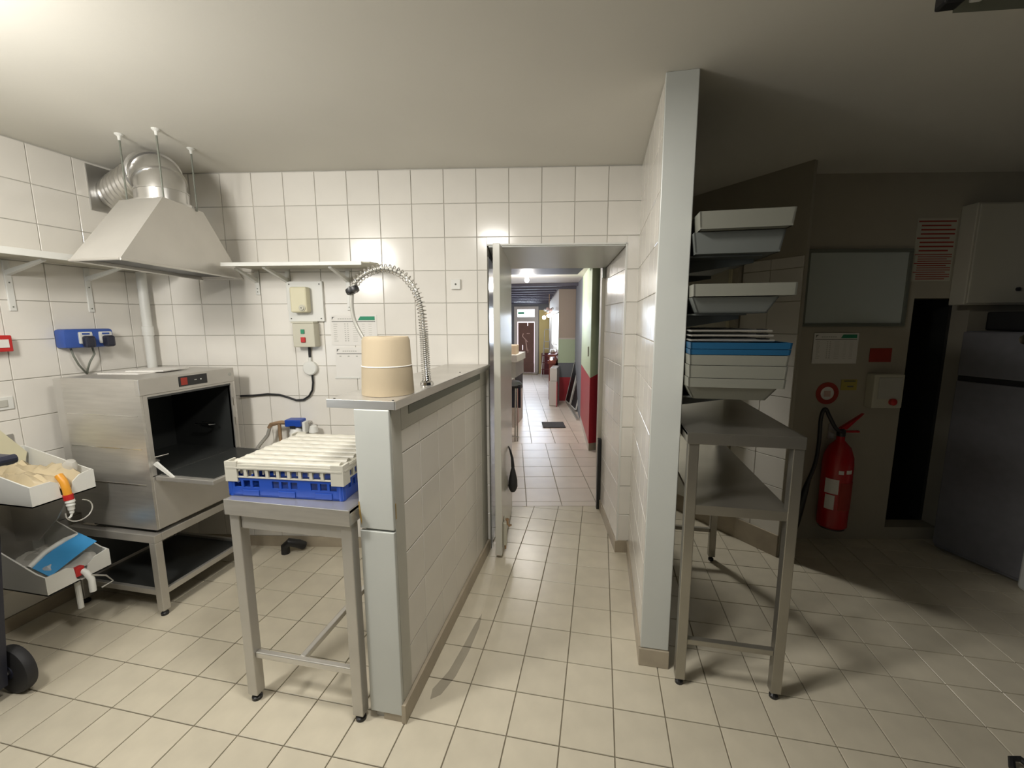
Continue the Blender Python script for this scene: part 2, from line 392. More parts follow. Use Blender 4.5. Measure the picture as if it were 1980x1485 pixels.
LF = Matrix(((0, 0, -1, -.836), (-1, 0, 0, 0), (0, 1, 0, 0), (0, 0, 0, 1)))
tiles(hw, LF, (-2.52, -1.37, .0, 1.25), .2, (0, .068), 'wtile', nmax=60, minpx=6)
MB().box(-.722, -.703, 1.345, 2.64, 0, .083, .002).box(-.80, -.722, 1.352, 1.3615, 0, .033).build('skirting', 'plinth', hw)
MB().prism([(-.8525, .905), (-.8525, .86), (-.847, .83), (-.844, .815), (-.842, .83), (-.846, .87), (-.849, .905)], 1.3448, 1.3462, 'y').build('surface_mark', 'surface_mark', hw, label='rusty yellow staining at the left edge')
MB().box(-.7160, -.7148, 1.3615, 1.367, .84, .90).build('surface_mark', 'surface_mark', hw)
MB().box(-.7155, -.7135, 1.50, 2.50, 1.205, 1.238).build('silicone_strip', 'frame', hw)
# cap sheet
cap = thing('worktop_cap', (-.82, 1.36, 1.25), 'stainless steel sheet capping the half wall', 'worktop')
MB().prism([(-.960, 1.352), (-.696, 1.352), (-.688, 2.655), (-.973, 2.605)], 1.272, 1.280).build('top_sheet', 'steel', cap)
MB().box(-.960, -.696, 1.350, 1.354, 1.250, 1.281, .0008).build('front_lip', 'steel', cap)
MB().box(-.697, -.692, 1.352, 2.65, 1.250, 1.280).build('side_lip', 'steel', cap)
MB().box(-.960, -.955, 1.354, 2.60, 1.250, 1.275).build('side_lip', 'steel', cap)
for x in (-.94, -.71): MB().lathe([(.004, 0), (.004, .002), (0, .003)], (x, 1.37, 1.28), 10).build('screw', 'dark', cap)
MB().lathe([(.004, 0), (.004, .002), (0, .003)], (-.74, 2.2, 1.28), 10).build('screw', 'dark', cap)
# door leaf standing open along the left reveal
dl = thing('door_leaf', (-.61, 2.56, 0), 'white door leaf standing open edge-on in the doorway', 'door')
dl['kind'] = 'structure'
DL = frame((-.63, 2.563, 0), (-.11, .99, 0))
MB(DL).box(0, .74, -.03, .012, .02, 2.012, .003).build('panel', 'doorw', dl)
MB(DL).box(.10, .13, -.032, -.034, .045, .24).box(0.06, .09, -.055, -.03, .06, .22, .004).build('bolt', 'beige', dl)
MB(DL).tube([Vector((.075, -.06, .24)), Vector((.075, -.06, .21)), Vector((.075, -.072, .195)), Vector((.075, -.085, .205))], .007, 8).lathe([(0, 0), (.012, .002), (.014, .012), (0, .02)], (.075, -.058, .232), 10).build('bolt_knob', 'brass', dl, True)
MB(DL).cyl((.075, -.045, .06), (.075, -.045, .03), .006, 8).build('bolt_pin', 'brass', dl)
# black pouch hanging on the door leaf
pc = thing('hanging_pouch', (-.66, 3.0, .29), 'black pear-shaped pouch hanging low on the open door leaf', 'pouch')
MB(DL).lathe([(0, .295), (.035, .30), (.055, .33), (.052, .38), (.03, .45), (.012, .49)], ax=Matrix.Translation((.43, -.065, 0)) @ Matrix.Diagonal((1.1, .62, 1, 1)), n=18).build('bag_body', 'rubber', pc, True)
MB(DL).tube([(.43, -.065, .48), (.432, -.06, .55), (.43, -.045, .61), (.43, -.032, .64)], .011, 8, rfun=lambda t: .013-.009*t).build('strap', 'rubber', pc, True)

# diagonal wall + extinguisher wall
LD = (dB-dA).length
wd = struct(MB(DW).box(-.75, LD+.005, 0, .03, 0, H).build('wall_diagonal', 'paint'), 'angled white-tiled wall behind the steel table on the right', 'wall')
tiles(wd, surf(DW), (.535, LD-.003, .075, 1.935), .2, (LD % .2, .068), 'wtile', nmax=60, minpx=6)
MB(DW).box(-.75, LD, -.014, 0, 0, .15, .002).build('skirting', 'plinth', wd)
dd = thing('passage_panel', (.8, 3.4, 0), 'beige panel with a pale bright edge strip at the far end of the angled wall', 'panel')
MB(DW).box(-.55, .47, -.06, -.016, .16, 2.12, .003).build('panel', 'cabinet', dd)
MB(DW).box(.47, .489, -.064, -.014, .16, 2.12, .002).build('edge_strip', 'cream', dd, label='pale bright vertical edge strip')
MB(DW).box(.489, .53, -.05, -.014, .16, 2.12).build('side_return', 'paint', dd)
we = MB(EW)
we.box(-.34, .592, 0, .12, 0, H).box(.592, 2.6, 0, .12, 1.692, H).box(.592, .96, -.0, .12, 0, .09).box(.96, 2.6, 0, .12, 0, 1.70)
we = struct(we.build('wall_right', 'paint'), 'dim cream-painted wall with the extinguisher and the dark doorway', 'wall')
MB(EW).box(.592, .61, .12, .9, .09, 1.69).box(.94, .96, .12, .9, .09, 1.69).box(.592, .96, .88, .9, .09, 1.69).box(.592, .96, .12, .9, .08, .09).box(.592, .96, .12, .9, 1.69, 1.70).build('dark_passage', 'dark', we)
# nook walls behind the partition, side wall right
struct(MB().prism([(-.0, 3.50), (.045, 3.50), (.02, 5.05), (-.02, 5.05)], 0, H).build('wall_nook', 'paint'), 'unseen painted wall closing the passage behind the partition', 'wall')
struct(MB().prism([(.0, 4.55), (1.4, 4.55), (1.4, 4.65), (0, 4.65)], 0, H).build('wall_nook', 'paint'), 'unseen painted end wall of the side passage', 'wall')
rj = struct(MB().box(2.42, 2.62, 2.55, 2.86, 0, .50, .02).build('wall_stub', 'white'), 'low white wall stub at the right edge of the photo', 'wall')

# kitchen walls behind the camera (left half, with the daylight window)
struct(MB().box(XL-.12, -2.75, -2.52, -2.4, 0, H).box(-2.75, -1.2, -2.52, -2.4, 0, .9).box(-2.75, -1.2, -2.52, -2.4, 2.1, H).box(-1.2, 1.0, -2.52, -2.4, 0, H).build('wall_rear', 'paint'), 'painted rear kitchen wall behind the photographer', 'wall')

# ================================================================ RESTAURANT
# right wall corner (green over red)
gp = MB()
pA, pB, pC_ = (-.107, 5.09), (-.275, 6.62), (.06, 5.20)
def corner(name, z0, z1, z1r, m, z0r=None, off=0, par=None, lab=None):
    z0r = z0 if z0r is None else z0r; b = MB()
    a, c2, d = pA, pB, pC_
    b.hexa([(a[0], a[1], z0), (d[0], d[1], z0r), (d[0], d[1]+1.4, z0r), (c2[0], c2[1], z0), (a[0], a[1], z1), (d[0], d[1], z1r), (d[0], d[1]+1.4, z1r), (c2[0], c2[1], z1)])
    return b.build(name, m, par, label=lab)
wr = struct(corner('wall_corner', 0, 2.30, 2.30, 'pwhite'), 'wall corner past the doorway painted pale green above red', 'wall')
def cface(p, q, zs, m, name, lab=None):
    n = (Vector(q)-Vector(p)).normalized(); nn = Vector((n.y, -n.x))*.004
    b = MB(); z0, z1 = zs
    b.hexa([(p[0], p[1], z0[0]), (q[0], q[1], z0[1]), (q[0]+nn.x, q[1]+nn.y, z0[1]), (p[0]+nn.x, p[1]+nn.y, z0[0]), (p[0], p[1], z1[0]), (q[0], q[1], z1[1]), (q[0]+nn.x, q[1]+nn.y, z1[1]), (p[0]+nn.x, p[1]+nn.y, z1[0])])
    return b.build(name, m, wr, label=lab)
cface(pB, pA, ((.09, .09), (.89, .885)), 'pred', 'red_band'); cface(pB, pA, ((.89, .885), (2.22, 2.22)), 'pgreen', 'green_band')
cface(pA, pC_, ((.09, .09), (.885, .97)), 'pred', 'red_band'); cface(pA, pC_, ((.885, .97), (2.22, 2.22)), 'pgreen', 'green_band')
cface(pB, pA, ((0, 0), (.09, .09)), 'pwhite', 'skirting'); cface(pA, pC_, ((0, 0), (.09, .09)), 'plinth', 'skirting')
MB().box(-.150, -.138, 5.30, 5.36, 1.12, 1.24, .004).build('switch_plate', 'steel2', wr)
# grey door beyond it and facing wall section
struct(MB().prism([(-.275, 6.62), (-.23, 6.62), (-.42, 8.25), (-.47, 8.25)], 0, 2.2).build('wall_side', 'pgrey'), 'grey side wall of the restaurant behind the leaning frames', 'wall')
ws = struct(MB().prism([(-.79, 8.262), (-.36, 8.33), (-.36, 8.45), (-.79, 8.40)], 0, 2.2).build('wall_section', 'pbeige'), 'restaurant wall section striped beige, green, grey and red', 'wall')
def band(z0, z1, m, n, off=.006): MB().prism([(-.792, 8.262-off), (-.36, 8.33-off), (-.36, 8.331), (-.792, 8.264)], z0, z1).build(n, m, ws)
band(1.20, 1.225, 'pwhite', 'dado_rail', .015); band(.745, 1.20, 'pgreen', 'green_band'); band(.465, .745, 'pgrey', 'grey_band'); band(.0, .465, 'pred', 'red_band')
# window side wall
q0, q1 = Vector((-.79, 8.40, 0)), Vector((-1.47, 12.5, 0)); SWm = frame(q0, q1-q0); LS = (q1-q0).length
sw = MB(SWm).box(0, .12, -.15, 0, 0, 2.2).box(2.75, LS, -.15, 0, 0, 2.2).box(.12, 2.75, -.15, 0, 0, .92).box(.12, 2.75, -.15, 0, 1.76, 2.2)
sw = struct(sw.build('wall_window_side', 'pwhite'), 'restaurant side wall holding the bright window', 'wall')
wn = MB(SWm).box(.12, 2.75, -.02, .0, .92, .96).box(.12, 2.75, -.02, 0, 1.72, 1.76).box(.12, .16, -.02, 0, .92, 1.76).box(2.71, 2.75, -.02, 0, .92, 1.76).box(1.4, 1.44, -.02, 0, .92, 1.76).build('window_2', 'white')
struct(wn, 'tall bright side window of the restaurant', 'window')
MB(SWm).box(.16, 2.71, -.12, -.11, .96, 1.72).build('pane', 'daylight', wn)
# far wall with door
yf = 12.47
FW = frame((-2.45, yf, 0), (1, .03, 0))
wf = struct(MB(FW).box(-1.6, -.04, 0, .15, 0, 2.25).box(.67, 1.1, 0, .15, 0, 2.25).box(-.04, .67, 0, .15, 1.955, 2.25).build('wall_far', 'pgrey'), 'far restaurant wall around the street door', 'wall')
MB(FW).box(.69, 1.0, -.006, 0, 0, 1.85).build('yellow_band', 'pyellow', wf)
dr = thing('door_1', (-2.1, yf, 0), 'far street door boarded with brown panels under a bright transom', 'door'); dr['kind'] = 'structure'
MB(FW).box(-.04, .05, -.03, .1, .0, 1.955).box(.56, .67, -.03, .1, 0, 1.955).box(.05, .56, -.03, .1, 1.875, 1.955).box(.05, .56, -.03, .1, 1.52, 1.655).box(.05, .56, -.03, .1, 0, .03).build('door_frame', 'pwhite', dr)
MB(FW).box(.05, .56, .05, .06, 1.655, 1.875).build('transom_pane', 'daylight', dr)
MB(FW).box(.05, .56, .05, .055, .03, 1.52).build('pane', 'gap', dr, label='glowing glass behind the boards')
MB(FW).box(.075, .545, -.01, .02, .30, 1.49).build('board', 'wood', dr); MB(FW).box(.07, .55, -.018, .012, .035, .30).build('board', 'wood', dr)
for a, b, r in (((.20, 1.1), (.36, .93), .014), ((.20, 1.1), (.23, 1.18), .014), ((.30, .99), (.34, .68), .016), ((.36, .62), (.37, .7), .01), ((.33, 1.18), (.42, 1.18), .01)):
    MB(FW).cyl((a[0], -.014, a[1]), (b[0], -.014, b[1]), r, 6).build('tape_strip', 'tape', dr)
for x, z0, z1 in ((.20, .70, .84), (.35, 1.40, 1.49), (.19, .42, .47)): MB(FW).box(x, x+.014, -.019, -.011, z0, z1).build('slit', 'gap', dr)
MB(FW).box(0.0, .68, -.35, -.02, .0, .03).build('doorstep', 'plinth', dr)
MB(FW).box(.06, .25, .045, .049, 1.74, 1.80).build('awning', 'green', dr)
# restaurant ceilings
rc = struct(MB().prism([(-3.6, 5.0), (.4, 5.0), (.4, 7.62), (-3.6, 7.62)], 2.20, 2.3).build('ceiling', 'pwhite'), 'white lowered ceiling over the near end of the restaurant', 'ceiling')
b = MB(); b.hexa([(-3.6, 7.62, 2.20), (-.2, 7.62, 2.20), (-.2, 12.7, 2.06), (-3.6, 12.7, 2.06), (-3.6, 7.62, 2.3), (-.2, 7.62, 2.3), (-.2, 12.7, 2.3), (-3.6, 12.7, 2.3)])
rb = struct(b.build('ceiling', 'beam'), 'dark beamed ceiling at the far end of the restaurant', 'ceiling')
for k in range(10):
    y = 7.66+k*.5; z = 2.20-(y-7.62)*.0276
    MB().box(-3.5, -.82-(y-8.2)*.16 if y > 8.2 else -.35, y, y+.12, z-.05, z+.01).build('beam', 'beam', rb)
struct(MB(WB).box(-1.6, .14, .70, 2.75, 2.12, 2.25).build('ceiling', 'beam'), 'dark ceiling strip just behind the doorway', 'ceiling')
struct(MB().box(-3.7, -3.6, 3.3, 12.8, 0, .9).box(-3.7, -3.6, 3.3, 12.8, 2.1, 2.3).box(-3.7, -3.6, 3.3, 7.0, .9, 2.1).box(-3.7, -3.6, 10.2, 12.8, .9, 2.1).build('wall_restaurant_left', 'pbeige'), 'left side wall of the restaurant', 'wall')
# small ceiling wire piece + lamp
lp = thing('ceiling_lamp', (-1.02, 6.0, 2.20), 'glaring bare bulb under the white restaurant ceiling', 'lamp')
MB().lathe([(.05, 2.20), (.05, 2.18), (.03, 2.15), (.018, 2.14)], (-1.02, 6.0, 0)).build('lamp_base', 'white', lp)
MB().lathe([(0, 2.075), (.022, 2.085), (.03, 2.11), (.018, 2.14)], (-1.02, 6.0, 0)).build('bulb', 'lamp', lp, True)

def tagm(o, label, cat, group=None): return tag(o, label, cat, group)
# door mat
m_ = tagm(MB(RW).box(.33, .66, .80, 1.13, .005, .015, .003).build('door_mat', 'mat_'), 'small dark grey mat on the restaurant floor', 'mat')
# floor step strips
# leaning frames
lf = []
for (x0, y0, x1, y1, lab, dz) in ((-.63, 8.14, -.53, 7.80, 'rear black frame leaning on the grey wall', .77), (-.50, 7.70, -.39, 7.28, 'front black frame with white edges leaning on the grey wall', .72)):
    T = frame((x0, y0, .03), (x1-x0, y1-y0, 0)); t = thing('leaning_frame', (x0, y0, 0), lab, 'frame')
    n = (T.to_3x3() @ Vector((0, 1, 0)));  s = .22 if n.x > 0 else -.22
    L = math.hypot(x1-x0, y1-y0)
    def sl(u0, u1, z0, z1, d0, d1):
        return [(u, d+z*s, z) for z in (z0, z1) for (u, d) in ((u0, d0), (u1, d0), (u1, d1), (u0, d1))]
    MB(T).hexa(sl(.015, L-.015, .015, dz-.015, 0, .015)).build('panel', 'black', t)
    MB(T).hexa(sl(0, L, 0, .015, -.004, .018)).hexa(sl(0, L, dz-.015, dz, -.004, .018)).hexa(sl(0, .015, .015, dz-.015, -.004, .018)).hexa(sl(L-.015, L, .015, dz-.015, -.004, .018)).build('frame_border', 'white', t)
tr = struct(MB().prism([(-.62, 8.1), (-.58, 8.1), (-.30, 6.65), (-.34, 6.65)], 0, .03).build('trim_1', 'steel2'), 'metal sliding-door rail along the grey wall', 'trim')
# white low cabinet at end
wc = thing('white_cabinet', (-.81, 7.7, 0), 'white two-part cabinet end beside the striped wall', 'cabinet')
MB().box(-.895, -.755, 7.70, 8.2, .01, .46, .006).build('lower_box', 'pwhite', wc); MB().box(-.885, -.755, 7.71, 8.2, .465, .70, .006).build('upper_box', 'pwhite', wc)
MB().box(-.756, -.742, 7.66, 7.70, 0, .46).build('side_strip', 'pred', wc)
# clutter on the table behind cabinet
ct = thing('wooden_counter', (-1.1, 8.9, 0), 'red-brown wooden counter behind the white cabinet', 'counter')
MB().box(-1.0, -.84, 8.3, 10.2, .72, .78).build('counter_top', 'woodr', ct); MB().box(-.98, -.86, 8.35, 10.1, .0, .72).build('counter_body', 'woodr', ct); MB().box(-1.0, -.84, 8.3, 10.2, .86, .9).build('upper_shelf', 'woodr', ct); 
for x in (-.97, -.85): MB().box(x-.01, x+.01, 8.3, 8.33, .78, .86).build('post', 'woodr', ct)
tagm(MB().lathe([(0, .9), (.05, .90), (.065, .94), (.05, .98), (0, .98)], (-.93, 8.6, 0)).build('steel_bowl', 'steel', None, True), 'dark steel bowl on the red-brown counter', 'bowl')
tagm(MB().box(-.97, -.87, 9.0, 9.3, .9, 1.02, .01).build('white_box', 'white'), 'white box heaped on the red-brown counter', 'box')
tagm(MB().lathe([(0, .79), (.018, .79), (.022, .815), (.012, .84), (0, .845)], (-.93, 8.36, 0), 12).build('tea_light', 'lampw', None, True), 'small glowing light on the red-brown counter', 'lamp')
# wall lamps
for i, (x, y, z, lab) in enumerate(((-1.50, 11.6, 1.63, 'left globe of the glowing wall lamps near the ladder'), (-1.38, 11.6, 1.68, 'right globe of the glowing wall lamps near the ladder'))):
    t = thing('wall_lamp', (x, y, z), lab, 'lamp', 'globe wall lamps')
    MB().lathe([(0, -.055), (.04, -.04), (.055, 0), (.04, .04), (.015, .055)], (x, y, z), 14).build('globe', 'lampw', t, True)
    MB().tube([(x, y, z+.05), (x+.03, y+.05, z+.12), (x+.17, y+.1, z+.13)], .008, 6).build('arm', 'brass', t)
gl = thing('chandelier', (-1.10, 9.6, 1.7), 'sparkling pink-white glass cluster lamp before the bright window', 'lamp')
for k in range(7):
    a = k*.9; r = .03+.05*(k % 2)
    MB().lathe([(0, -.03), (.026, -.02), (.034, .005), (.02, .03), (0, .034)], (-1.13+r*math.cos(a)*1.3, 9.6+r*math.sin(a), 1.78+.035*math.sin(k*2.1)), 10).build('glass_shade', 'white' if k % 2 else 'tape', gl, True)
MB().tube([(-1.13, 9.6, 1.8), (-1.13, 9.6, 2.0), (-1.13, 9.6, 2.17)], .008, 6).build('stem', 'brass', gl)
# step ladder
la = thing('step_ladder', (-1.47, 11.83, 0), 'tall aluminium step ladder in front of the yellow wall', 'ladder')
for s in (-1, 1):
    MB().cyl((-1.47+s*.115, 11.7, 0), (-1.47+s*.075, 12.0, 1.03), .012, 8).build('rail', 'galv', la)
    MB().cyl((-1.47+s*.115, 12.25, 0), (-1.47+s*.07, 12.0, 1.0), .010, 8).build('rear_leg', 'galv', la)
MB().tube([(-1.545, 12.0, 1.03), (-1.54, 12.0, 1.25), (-1.52, 12.0, 1.31), (-1.42, 12.0, 1.31), (-1.40, 12.0, 1.25), (-1.395, 12.0, 1.03)], .010, 8).build('hoop', 'galv', la)
for k in range(5): MB().box(-1.575+k*.006, -1.365-k*.006, 11.72+k*.05, 11.80+k*.05, .2+k*.19, .22+k*.19).build('step', 'galv' if k > 2 else 'maroon', la)
bx = tagm(MB().box(-1.66, -1.40, 12.30, 12.46, 0, .62, .005).build('storage_box', 'maroon'), 'dark maroon crate behind the step ladder', 'crate')
# left counter with appliance
cn = thing('bar_counter', (-1.5, 6.1, 0), 'steel and white counter end just left inside the restaurant', 'counter')
MB().box(-2.3, -1.160, 6.0, 6.7, .965, 1.068, .004).build('counter_top', 'pwhite', cn)
MB().box(-2.3, -1.185, 6.03, 6.68, .74, .965).build('upper_panel', 'steel2', cn)
MB().box(-2.3, -1.20, 6.02, 6.68, .0, .50).build('lower_panel', 'pwhite', cn)
MB().box(-2.3, -1.20, 6.04, 6.68, .50, .74).build('recess', 'black', cn)
ap = thing('steel_appliance', (-1.3, 5.9, .60), 'small steel appliance in the recess of the bar counter', 'appliance')
MB().box(-1.75, -1.195, 5.80, 6.03, .60, .74, .008).build('body', 'steel', ap); MB().box(-1.75, -1.20, 5.79, 5.80, .575, .60).build('front_edge', 'black', ap)
tagm(MB().box(-1.335, -1.20, 6.1, 6.35, 1.068, 1.20, .004).build('cardboard_box', 'cardb'), 'upright cardboard box on the bar counter', 'box')
bt = thing('dark_bottle', (-1.42, 6.2, 1.068), 'dark bottle standing left of the cardboard box on the bar counter', 'bottle')
MB().lathe([(0, 1.068), (.03, 1.07), (.032, 1.2), (.012, 1.26), (.012, 1.32), (0, 1.32)], (-1.385, 6.2, 0), 14).build('glass', 'black', bt, True)
st = thing('bar_stool', (-1.08, 5.5, 0), 'bar stool with thin chrome legs beside the counter', 'stool')
MB().lathe([(0, .66), (.14, .66), (.16, .70), (.12, .745), (0, .75)], (-1.17, 5.62, 0), 20).build('seat', 'black', st, True)
MB().box(-1.155, -1.02, 5.52, 5.545, .40, .72, .008).build('cover', 'navy', st)
for dx, dy in ((.135, -.28), (.105, -.30), (-.12, -.25), (-.12, .2)): MB().cyl((-1.16+dx, 5.6+dy, 0), (-1.16+dx*.75, 5.6+dy*.4, .67), .010, 8).build('leg', 'chrome', st)
MB().cyl((-1.29, 5.34, .06), (-1.0, 5.31, .06), .006, 8).build('foot_bar', 'chrome', st)

# ================================================================ KITCHEN LEFT: extractor hood
hb = [(-2.277, 1.500), (-2.014, 1.511), (-2.247, 2.402), (-2.506, 2.362)]   # bottom A B C D
ht = [(-2.375, 1.815), (-2.105, 1.812), (-2.185, 2.105), (-2.44, 2.10)]; zb, zt = 1.825, 2.160
hd = thing('extractor_hood', (-2.26, 1.95, zb), 'steel pyramid extractor hood hanging above the dishwasher', 'hood')
def shell(bot, z0, top, z1, th=.004):
    b = MB(); n = 4
    vo = [b.bm.verts.new((*p, z0)) for p in bot]; to = [b.bm.verts.new((*p, z1)) for p in top]
    cb = Vector((sum(p[0] for p in bot)/4, sum(p[1] for p in bot)/4))
    def ins(p, k=.02): d = (cb-Vector(p)); return Vector(p)+d.normalized()*k
    vi = [b.bm.verts.new((*ins(p), z0)) for p in bot]; ti = [b.bm.verts.new((*ins(p, .012), z1-.01)) for p in top]
    for i in range(4):
        j = (i+1) % 4
        b.bm.faces.new([vo[i], vo[j], to[j], to[i]]); b.bm.faces.new([vi[j], vi[i], ti[i], ti[j]]); b.bm.faces.new([vo[j], vo[i], vi[i], vi[j]])
    b.bm.faces.new(to); b.bm.faces.new(ti[::-1])
    return b
mid = [tuple(Vector(a).lerp(Vector(b_), .50)+Vector((.0, .0))) for a, b_ in zip(hb, ht)]
shell(hb, zb, ht, zt).build('canopy', 'hood', hd)
b = MB()
for i in range(4):
    p, q = Vector((*hb[i], zb)), Vector((*hb[(i+1) % 4], zb)); b.cyl(p, q, .006, 8)
b.build('rim', 'steel', hd)
for i in range(2):
    pass
MB().prism([tuple(Vector(p).lerp(Vector((-2.26, 1.95)), .10)) for p in hb], zb+.012, zb+.018).build('filter', 'dark', hd)
cx, cy = -2.285, 1.965
MB().lathe([(.135, zt-.002), (.135, zt+.012), (.118, zt+.016), (.118, zt+.075)], (cx, cy, 0), 32).build('collar', 'galv', hd, True)
for (x, y, lab) in ((-2.345, 1.83, 0), (-2.112, 1.822, 0), (-2.165, 2.05, 0)):
    t = MB().cyl((x, y, zt-.01), (x, y, H), .004, 8).build('hanging_rod', 'frame', hd)
    MB().lathe([(.018, H), (.018, H-.004), (.008, H-.012), (.006, H-.03)], (x, y, 0), 12).build('anchor', 'white', t)
du = thing('exhaust_duct', (cx, cy, zt+.07), 'shiny galvanised exhaust duct bending from the hood into the left wall', 'duct')
path = []
for k in range(7):
    a = k/6*PI/2; path.append((cx-(.12-.12*math.cos(a))*.9, cy+(.12-.12*math.cos(a))*.42, 2.225+.115*math.sin(a)))
path = [(cx, cy, zt+.05)]+path
b = MB().tube(path, .112, 28); b.build('elbow', 'galv', du, True)
for k in (1, 3, 5, 7):
    p = Vector(path[k]); d = (Vector(path[min(k+1, 7)])-Vector(path[k-1])).normalized()
    q = d.to_track_quat('Z', 'Y').to_matrix().to_4x4()
    MB().lathe([(.110, -.006), (.121, -.003), (.121, .003), (.110, .006)], ax=Matrix.Translation(p) @ q, n=28).build('seam_ring', 'galv', du, True)
pp = []; n_ = 60
for k in range(n_+1):
    t = k/n_; pp.append((-2.392-.51*t, cy+.05+.20*t, 2.340-.02*t))
MB().tube(pp, .1, 24, rfun=lambda t: .104+.007*math.sin(t*2*PI*9)).build('flexible_pipe', 'galv', du, True)
MB().box(XL+.002, XL+.012, 2.06, 2.30, 2.20, 2.455, .002).build('wall_plate', 'galv', du)

# shelves -------------------------------------------------------------------
def bracket(T, u, z, depth, drop, par):
    MB(T).box(u-.014, u+.014, -.012, 0, z-drop, z-.01, .003).build('bracket', 'white', par)
    t = MB(T).hexa([(u-.01, -.01, z-.085), (u+.01, -.01, z-.085), (u+.01, -.012, z-.06), (u-.01, -.012, z-.06), (u-.01, -depth, z-.022), (u+.01, -depth, z-.022), (u+.01, -depth, z-.012), (u-.01, -depth, z-.012)])
    t.build('strut', 'white', par)
    for zz in (z-drop+.02, z-.12, z-.06): MB(T).lathe([(.0035, 0), (.0035, .002), (0, .003)], ax=Matrix.Translation((u, -.012, zz)) @ Matrix.Rotation(PI/2, 4, 'X'), n=8).build('screw', 'frame', par)
s1 = thing('wall_shelf', (-1.7, 2.4, 1.88), 'grey-white shelf on the back wall above the switch box', 'shelf')
T1 = WB
MB(WB).prism([(-2.22, 0), (-1.375, 0), (-1.335, -.20), (-1.36, -.265), (-1.42, -.285), (-2.22, -.285)], 1.885, 1.893).build('board', 'beige', s1)
MB(WB).box(-2.22, -1.40, -.288, -.282, 1.872, 1.893, .001).build('front_edge', 'white', s1)
bracket(WB, -1.99, 1.885, .25, .26, s1); bracket(WB, -1.60, 1.885, .25, .26, s1); bracket(WB, -2.19, 1.885, .2, .16, s1)
s2 = thing('wall_shelf', (-2.8, 1.8, 1.88), 'grey-white shelf on the left wall above the blue dosing unit', 'shelf')
MB(LW).box(1.05, 2.27, -.30, 0, 1.873, 1.881).build('board', 'beige', s2)
MB(LW).box(1.05, 2.20, -.304, -.298, 1.862, 1.894, .001).build('front_edge', 'white', s2)
bracket(LW, 1.645, 1.875, .26, .26, s2); bracket(LW, 1.99, 1.875, .26, .26, s2)
# vertical white pipe
vp = thing('wall_pipe', (-2.80, 2.20, 1.2), 'white plastic pipe running down behind the dishwasher in the corner', 'pipe')
MB().cyl((-2.845, 2.245, .02), (-2.845, 2.245, 1.865), .026, 20).build('pipe', 'white', vp, True)
for z in (1.50, 1.12, .6): MB().lathe([(.026, -.03), (.031, -.028), (.031, .028), (.026, .03)], (-2.845, 2.245, z), 20).build('socket', 'white', vp, True)

# blue dosing unit ------------------------------------------------------------
bu = thing('dosing_unit', (-2.86, 1.9, 1.42), 'blue two-pump detergent dosing unit on the left wall', 'dosing unit')
MB(LW).box(1.795, 2.04, -.075, 0, 1.415, 1.520, .014).build('housing', 'blued', bu, True)
for u, s in ((1.893, 1), (1.993, 1)):
    p = MB(LW).box(u-.033, u+.033, -.081, -.074, 1.437, 1.504, .006).build('pump_bezel', 'white', bu)
    MB(LW).box(u-.024, u+.026, -.118, -.078, 1.416, 1.482, .012).build('pump_head', 'navy', bu)
    MB(LW).box(u-.018, u+.018, -.0835, -.0805, 1.488, 1.497).build('label_plate', 'blued', bu)
for pts in ([(1.845, 1.415), (1.843, 1.37), (1.86, 1.32), (1.89, 1.285), (1.915, 1.262)], [(1.95, 1.415), (1.945, 1.375), (1.915, 1.33), (1.91, 1.29), (1.915, 1.262)]):
    MB(LW).tube([(u, -.03-.02*math.sin(i), z) for i, (u, z) in enumerate(pts)], .005, 8).build('tube', 'frame', bu, True)
# fire alarm button and socket on left wall
al = thing('alarm_box', (-2.9, 1.56, 1.45), 'red call-point box at the left edge of the photo', 'alarm')
MB(LW).box(1.50, 1.598, -.05, 0, 1.415, 1.495, .004).build('housing', 'red', al); MB(LW).box(1.53, 1.583, -.053, -.049, 1.435, 1.475).build('label_plate', 'paper', al)
so = thing('wall_socket', (-2.9, 1.53, 1.16), 'grey-white socket plate low on the left wall', 'socket')
MB(LW).box(1.49, 1.585, -.012, 0, 1.125, 1.19, .003).build('plate', 'white', so); MB(LW).box(1.515, 1.56, -.016, -.011, 1.14, 1.175, .002).build('insert', 'plaster', so)

# ---------------------------------------------------------------- dishwasher
dw = thing('dishwasher', (-2.5, 1.97, .475), 'front-loading stainless dishwasher with its door hanging open', 'dishwasher')
x0, x1, y0, y1, z0, z1 = -2.74, -2.24, 1.687, 2.255, .480, 1.272
MB().prism([(x0, z0), (x1-.001, z0), (x1-.001, z1-.001), (x0, z1-.001)], y0, y0+.012, 'y').build('side_panel', 'steel', dw)
MB().box(x0, x1, y1-.012, y1, z0, z1).build('side_panel', 'steel', dw)
MB().box(x0+.001, x1-.02, y0+.0015, y1, z1-.010, z1+.002, .0015).build('top_panel', 'steel2', dw)
MB().box(x0+.001, x0+.012, y0+.0125, y1-.0125, z0, z1-.011).build('back_panel', 'steel2', dw)
MB().box(x0-.065, x0, y0+.006, y1-.02, z0+.05, z1-.005, .004).build('rear_cover', 'hood', dw)
for z in (1.086, .914, .722): MB().box(x0+.012, x1-.03, y0-.0025, y0+.001, z-.002, z+.003).build('seam', 'chrome', dw)
MB().box(x1-.025, x1+.002, y0-.0012, y1+.001, 1.190, z1+.002, .003).build('control_fascia', 'steel2', dw)
cp = MB().box(x1+.001, x1+.004, 1.893, 2.066, 1.207, 1.262, .001).build('control_panel', 'black', dw)
MB().box(x1+.004, x1+.005, 1.905, 1.942, 1.214, 1.254).build('red_badge', 'redp', cp)
